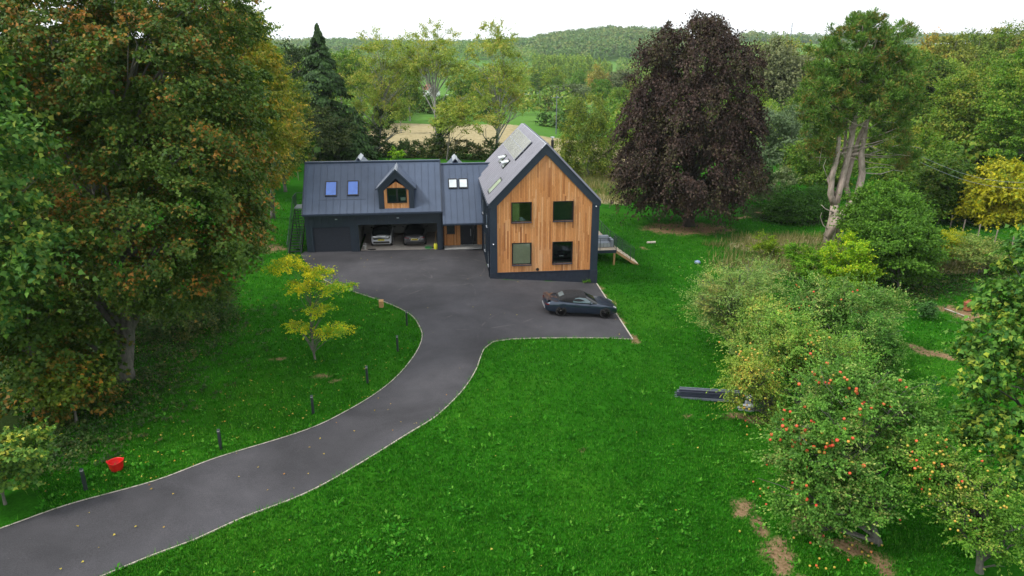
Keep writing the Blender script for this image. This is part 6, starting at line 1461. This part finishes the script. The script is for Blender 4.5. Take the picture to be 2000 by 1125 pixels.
# far woods as uncountable masses, the farthest with bluish haze in their leaf tint
def farwood(name, label, n, xy, hmin, hmax, wid, per, leaf, size, seed, color=(1, 1, 1), spec=None):
    rg = np.random.default_rng(seed); x, y = xy(rg, n); n = len(x); h = hmin+(hmax-hmin)*rg.random(n); w = wid*(.7+.6*rg.random(n)); z = terr(x, y)
    ti = np.repeat(np.arange(n), per); m = n*per; d = rdir(m, rg); d[:, 2] = np.abs(d[:, 2])*1.0-.25*rg.random(m)
    d = nrm(d); r_ = .8+.25*rg.random(m)
    # lumpy crown outline
    r_ *= 1+.16*np.sin(d[:, 0]*5+ti*1.7)*np.sin(d[:, 1]*6+ti)+.1*np.sin(d[:, 2]*9+ti*2.3)
    C = np.stack([x[ti]+d[:, 0]*w[ti]*r_, y[ti]+d[:, 1]*w[ti]*r_, z[ti]+h[ti]*.45+d[:, 2]*h[ti]*.55*r_], 1)
    Nn = d+rg.normal(size=(m, 3))*.45; D = np.cross(Nn, rdir(m, rg)); V, Fa = leaves(C, D, Nn, size*(.7+.6*rg.random(m)), 'leaf')
    o = obj_from(arrmesh(name, V, Fa), name, M[leaf]); o.color = (*color, 1); tag(o, label, 'wood', kind='stuff'); return o
def region(poly_px, Yr, keep=None):
    (xa, xb), (ya, yb) = poly_px, Yr
    def f_(rg, n):
        y = ya+(yb-ya)*rg.random(n)**.8; a = (xa+(xb-xa)*rg.random(n)-1000)/F_PX; x = a*y/cos(TH)*1.0
        if keep is not None: k = keep(x, y); x, y = x[k], y[k]
        return x, y
    return f_
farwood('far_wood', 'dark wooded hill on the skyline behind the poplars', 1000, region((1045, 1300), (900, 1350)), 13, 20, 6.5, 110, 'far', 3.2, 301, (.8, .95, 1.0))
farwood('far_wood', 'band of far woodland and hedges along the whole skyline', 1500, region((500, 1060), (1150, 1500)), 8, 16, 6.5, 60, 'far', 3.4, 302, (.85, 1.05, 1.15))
farwood('far_wood', 'far wooded ridge with bluish haze in its colour right of the copper beech', 900, region((1400, 1900), (1300, 1700)), 14, 22, 8, 60, 'far', 4.0, 303, (.8, .95, 1.2))
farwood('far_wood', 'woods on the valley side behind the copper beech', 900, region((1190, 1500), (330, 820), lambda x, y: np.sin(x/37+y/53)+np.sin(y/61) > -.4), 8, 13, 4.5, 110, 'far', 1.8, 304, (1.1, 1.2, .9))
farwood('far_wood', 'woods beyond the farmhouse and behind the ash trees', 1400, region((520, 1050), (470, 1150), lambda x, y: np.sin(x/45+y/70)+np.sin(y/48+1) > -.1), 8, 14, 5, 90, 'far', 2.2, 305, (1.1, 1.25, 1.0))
farwood('hillside_scrub', 'dense green scrub covering the right hillside between its trees', 950, region((1500, 2150), (86, 330), lambda x, y: (x-.36*y > 5)), 3, 6.5, 3.2, 230, 'green', .75, 306, (.85, .9, .75))
farwood('valley_scrub', 'scrub and small trees in the valley between beech and willow', 420, region((1180, 1560), (112, 330), lambda x, y: (x-.36*y < 14)), 3, 7, 3.0, 230, 'green', .7, 307, (.8, .9, .75))
farwood('valley_copse', 'copses and hedgerow trees in the valley behind the ash trees', 230, region((600, 1190), (190, 430), lambda x, y: (np.abs(x/y+.112) > .028) & (np.sin(x/23+y/31)+np.sin(y/27+x/60) > -.2)), 5, 9, 3.6, 200, 'far', 1.0, 309, (1.05, 1.15, .8))
farwood('left_wood', 'dark wood closing the view behind the trees at left', 300, region((-250, 600), (72, 200)), 8, 14, 4.2, 330, 'hedge', .8, 308, (.9, 1., .9))

# --- orchard in the right foreground
fruit_me = {}
for key, m_ in (('r', 'applered'), ('y', 'appleyel')):
    mb = MB(); mb.lathe([(0, -.036), (.022, -.038), (.038, -.018), (.042, .006), (.034, .030), (.014, .036), (0, .026)], 10); me_ = mb.mesh('apple'); me_.materials.append(M[m_]); me_.shade_smooth(); fruit_me[key] = me_
S('apple_tree', 'thin yellowing apple tree filling the gap between the old grey one and the pear', (1500, 730), [(1490, 620, 0, 48, 36), (1460, 660, 0, 46, 34), (1510, 660, 0, 44, 34)], 'olive', 'fruit tree', n_leaf=24000, n_clump=240, cr=.36, size=.095, r0=.12, seed=410, shoots=2.6, nl=70, shell=.4, color=(.9, 1, .75))
def fruit(o, n, mix_, seed, bias=None, size=1.0):
    rg = np.random.default_rng(seed); c = [k for k in o.children if k.name.startswith('crown')][0]; nv_ = len(c.data.vertices); co = np.empty(nv_*3, np.float32); c.data.vertices.foreach_get('co', co); co = co.reshape(-1, 3)
    cen = co.mean(0); toc = np.array([-o.location.x, -o.location.y, CAM_H-o.location.z]); toc /= np.linalg.norm(toc)
    r_ = np.linalg.norm((co-cen)/np.array([1, 1, 1.2]), axis=1); k = rg.choice(nv_, n*14, replace=False); k = k[np.argsort(-r_[k])][:n*7]
    sc_ = ((co-cen)@toc)+rg.normal(size=nv_)*.25+r_*.25; k = rg.choice(np.argsort(-sc_)[:nv_//5], n*7); s0 = co[rg.choice(k, max(3, n//3))]; P_ = []
    while len(P_) < n: q = s0[rg.integers(len(s0))]+rg.normal(size=3)*.16*(1+1.5*(rg.random() < .3))+toc*.03; P_.append(q)
    for q in P_:
        a = bpy.data.objects.new('apple', fruit_me['r' if rg.random() < mix_ else 'y']); COL.objects.link(a); a.parent = o; a.location = tuple(q); s = size*(.85+.4*rg.random()); a.scale = (s, s, s)
S('apple_tree', 'old grey green apple tree with fine twigs left of the orchard', (1430, 690), [(1420, 560, 0, 65, 40), (1380, 590, 0, 40, 38), (1460, 570, 0, 55, 42), (1400, 625, 0, 46, 26), (1500, 540, 2, 42, 28)], 'olive', 'fruit tree', n_leaf=36000, n_clump=380, cr=.42, size=.09, r0=.16, seed=401, shoots=2.6, nl=80, barkmat='bark', shell=.35, flat=.5, color=(.85, .9, .95))
o = S('apple_tree', 'apple tree with dull green leaves and a few reddish apples beside the lime bush', (1620, 700), [(1580, 590, 0, 60, 40), (1640, 580, 0, 60, 36), (1700, 610, 0, 58, 40), (1660, 650, -1, 70, 40), (1740, 590, 1, 32, 20)], 'apple_l', 'fruit tree', n_leaf=46000, n_clump=420, cr=.40, size=.11, r0=.15, seed=402, shoots=2.4, nl=60, shell=.45, color=(.95, .95, 1))
fruit(o, 34, .75, 1, size=1.15)
o = S('pear_tree', 'pear tree with pale yellowing leaves between the apple trees', (1560, 800), [(1550, 660, 0, 60, 50), (1590, 710, 0, 65, 46), (1520, 720, 0, 50, 42), (1640, 690, 1, 45, 40)], 'olive', 'fruit tree', n_leaf=40000, n_clump=360, cr=.36, size=.10, r0=.14, seed=403, shoots=2.6, nl=80, shell=.4, color=(.75, .95, .6))
fruit(o, 40, 0., 2, size=1.1)
S('crab_apple_tree', 'dense dark green apple tree right behind the pear tree', (1720, 760), [(1700, 660, 0, 55, 46), (1730, 700, 0, 40, 42), (1670, 700, 0, 46, 36)], 'apple_l', 'fruit tree', n_leaf=30000, n_clump=300, cr=.4, size=.10, r0=.12, seed=404, nl=24, shell=.5, color=(.7, .85, .75))
o = S('apple_tree', 'low spreading tree with yellow fruit drooping over the metal profiles', (1530, 830), [(1465, 712, 0, 48, 30), (1445, 740, 0, 36, 26), (1485, 755, 0, 42, 24), (1435, 782, 0, 18, 16), (1510, 800, 0, 30, 26)], 'olive', 'fruit tree', n_leaf=19000, n_clump=200, cr=.26, size=.085, r0=.12, seed=405, shoots=2.8, nl=80, shell=.35, droop=.4, color=(1, 1, .6))
fruit(o, 60, 0., 3, size=1.1)
o = S('apple_tree', 'large apple tree full of red apples in the right foreground', (1716, 1062), [(1650, 780, 1.2, 105, 60, 90), (1600, 850, .6, 90, 62, 90), (1720, 830, 1, 105, 66, 90), (1780, 860, .8, 60, 60), (1640, 910, 0, 105, 55, 80), (1590, 945, 0, 60, 52), (1660, 980, -.3, 85, 52, 60), (1600, 1010, -.3, 55, 42), (1560, 980, 0, 40, 45), (1530, 880, .5, 40, 50), (1800, 800, 1, 40, 40), (1690, 740, 1.5, 70, 40), (1755, 935, 0, 55, 32)], 'apple_l', 'fruit tree', n_leaf=95000, n_clump=620, cr=.30, size=.092, r0=.17, seed=406, nl=90, shoots=2.6, shell=.5, low=-1, color=(.86, .95, .85))
fruit(o, 100, .9, 4, size=1.2)
o = S('apple_tree', 'apple tree with yellow apples and crooked boughs at the lower right', (1915, 1118), [(1830, 900, .5, 60, 36), (1880, 930, .3, 62, 40), (1860, 970, 0, 50, 34), (1930, 980, 0, 66, 50), (1960, 1040, 0, 62, 50), (1900, 1030, -.2, 55, 36), (1800, 930, .4, 36, 34)], 'apple_l', 'fruit tree', n_leaf=34000, n_clump=300, cr=.24, size=.085, r0=.13, seed=407, nl=70, shoots=2.8, shell=.35, low=-1, color=(.95, 1.0, .65))
fruit(o, 100, .15, 5, size=.9)
S('maple_tree', 'dense dark green maple filling the right frame edge', (2130, 1020), [(1990, 640, 0, 95, 120), (2000, 780, -.3, 110, 130), (2040, 520, 0, 70, 90), (1980, 880, -.2, 80, 80), (2100, 680, .5, 150, 220), (1920, 700, 0, 45, 70), (2010, 520, -.2, 36, 50)], 'maple_r', 'tree', n_leaf=30000, n_clump=340, cr=.42, size=.17, r0=.25, seed=408, nl=20, kind='star', droop=.25, low=-.9, shell=.72, color=(1.1, 1.15, .95))
# windfall apples on the grass
for i in range(46):
    px, py = (random.gauss(1640, 60), random.uniform(1010, 1120)) if i < 30 else (random.uniform(1450, 1560), random.uniform(820, 1010))
    p = at(px, py); a = bpy.data.objects.new('windfall_apple', fruit_me['y' if i % 3 else 'r']); COL.objects.link(a); a.location = (p[0], p[1], p[2]+.07); tag(a, 'small windfall apple lying in the grass under the orchard trees', 'apple', 'windfall apples in the grass')
S('plant', 'small leafy weed growing at the foot of the corner trim of the gable', (1147, 553), [(1143, 551, -.1, 5, 3), (1150, 549, 0, 3, 3)], 'bush', 'plant', n_leaf=220, n_clump=14, cr=.12, size=.09, trunk=False, seed=409)

# ================================================================== LIGHT
w = bpy.data.worlds.new('World'); SC.world = w; w.use_nodes = True; nt = w.node_tree
bg = nt.nodes['Background']
sk = nt.nodes.new('ShaderNodeTexSky'); sk.sky_type = 'NISHITA'; sk.sun_disc = False
SUN_EL, SUN_AZ = radians(48), radians(-112)      # azimuth measured clockwise from +Y (ahead)
sk.sun_elevation = SUN_EL; sk.sun_rotation = SUN_AZ; sk.air_density = 1.0; sk.dust_density = 3.0; sk.altitude = 100
# thin bright cloud layer in front of the blue : a soft mix of the sky with white cloud
tc = nt.nodes.new('ShaderNodeTexCoord')
cl = nt.nodes.new('ShaderNodeTexNoise'); cl.inputs['Scale'].default_value = 1.6; cl.inputs['Detail'].default_value = 5; lk(nt, tc.outputs['Generated'], cl.inputs['Vector'])
cr_ = ramp(nt, cl.outputs[0], [(.3, (.88, .88, .88)), (.7, (.98, .98, .98))]).outputs[0]
sc1 = nt.nodes.new('ShaderNodeVectorMath'); sc1.operation = 'SCALE'; sc1.inputs['Scale'].default_value = .10; lk(nt, sk.outputs[0], sc1.inputs[0])
cm = mix(nt, cr_, sc1.outputs[0], (1.28, 1.31, 1.34))
lk(nt, cm, bg.inputs['Color']); bg.inputs['Strength'].default_value = 1.0
sd = bpy.data.lights.new('sun', 'SUN'); sd.energy = 2.6; sd.angle = radians(10); sd.color = (1, .95, .87)
so = bpy.data.objects.new('sun', sd); COL.objects.link(so)
dv = Vector((sin(SUN_AZ)*cos(SUN_EL), cos(SUN_AZ)*cos(SUN_EL), sin(SUN_EL))); so.rotation_euler = (-dv).to_track_quat('-Z', 'Y').to_euler(); so.location = dv*60
SC.view_settings.view_transform = 'Standard'; SC.view_settings.look = 'None'; SC.view_settings.exposure = .2; SC.view_settings.gamma = 1
try:
    SC.cycles.max_bounces = 5; SC.cycles.diffuse_bounces = 3; SC.cycles.transmission_bounces = 4; SC.cycles.glossy_bounces = 3; SC.cycles.transparent_max_bounces = 8
    SC.cycles.volume_bounces = 0
except Exception: pass

# air : pale even haze round the whole scene
hz = MB(); hz.box(-3700, 3700, -650, 4700, -60, 75); ho = hz.build('haze', None); tag(ho, 'thin pale autumn haze over the valley', 'haze', kind='stuff')
hm = bpy.data.materials.new('haze_air'); hm.use_nodes = True; hn = hm.node_tree; hn.nodes.remove(hn.nodes['Principled BSDF'])
pv = hn.nodes.new('ShaderNodeVolumePrincipled'); pv.inputs['Color'].default_value = (.86, .93, 1, 1); pv.inputs['Density'].default_value =   .00011; pv.inputs['Anisotropy'].default_value = .2
hn.links.new(pv.outputs[0], hn.nodes['Material Output'].inputs['Volume']); ho.data.materials.append(hm)
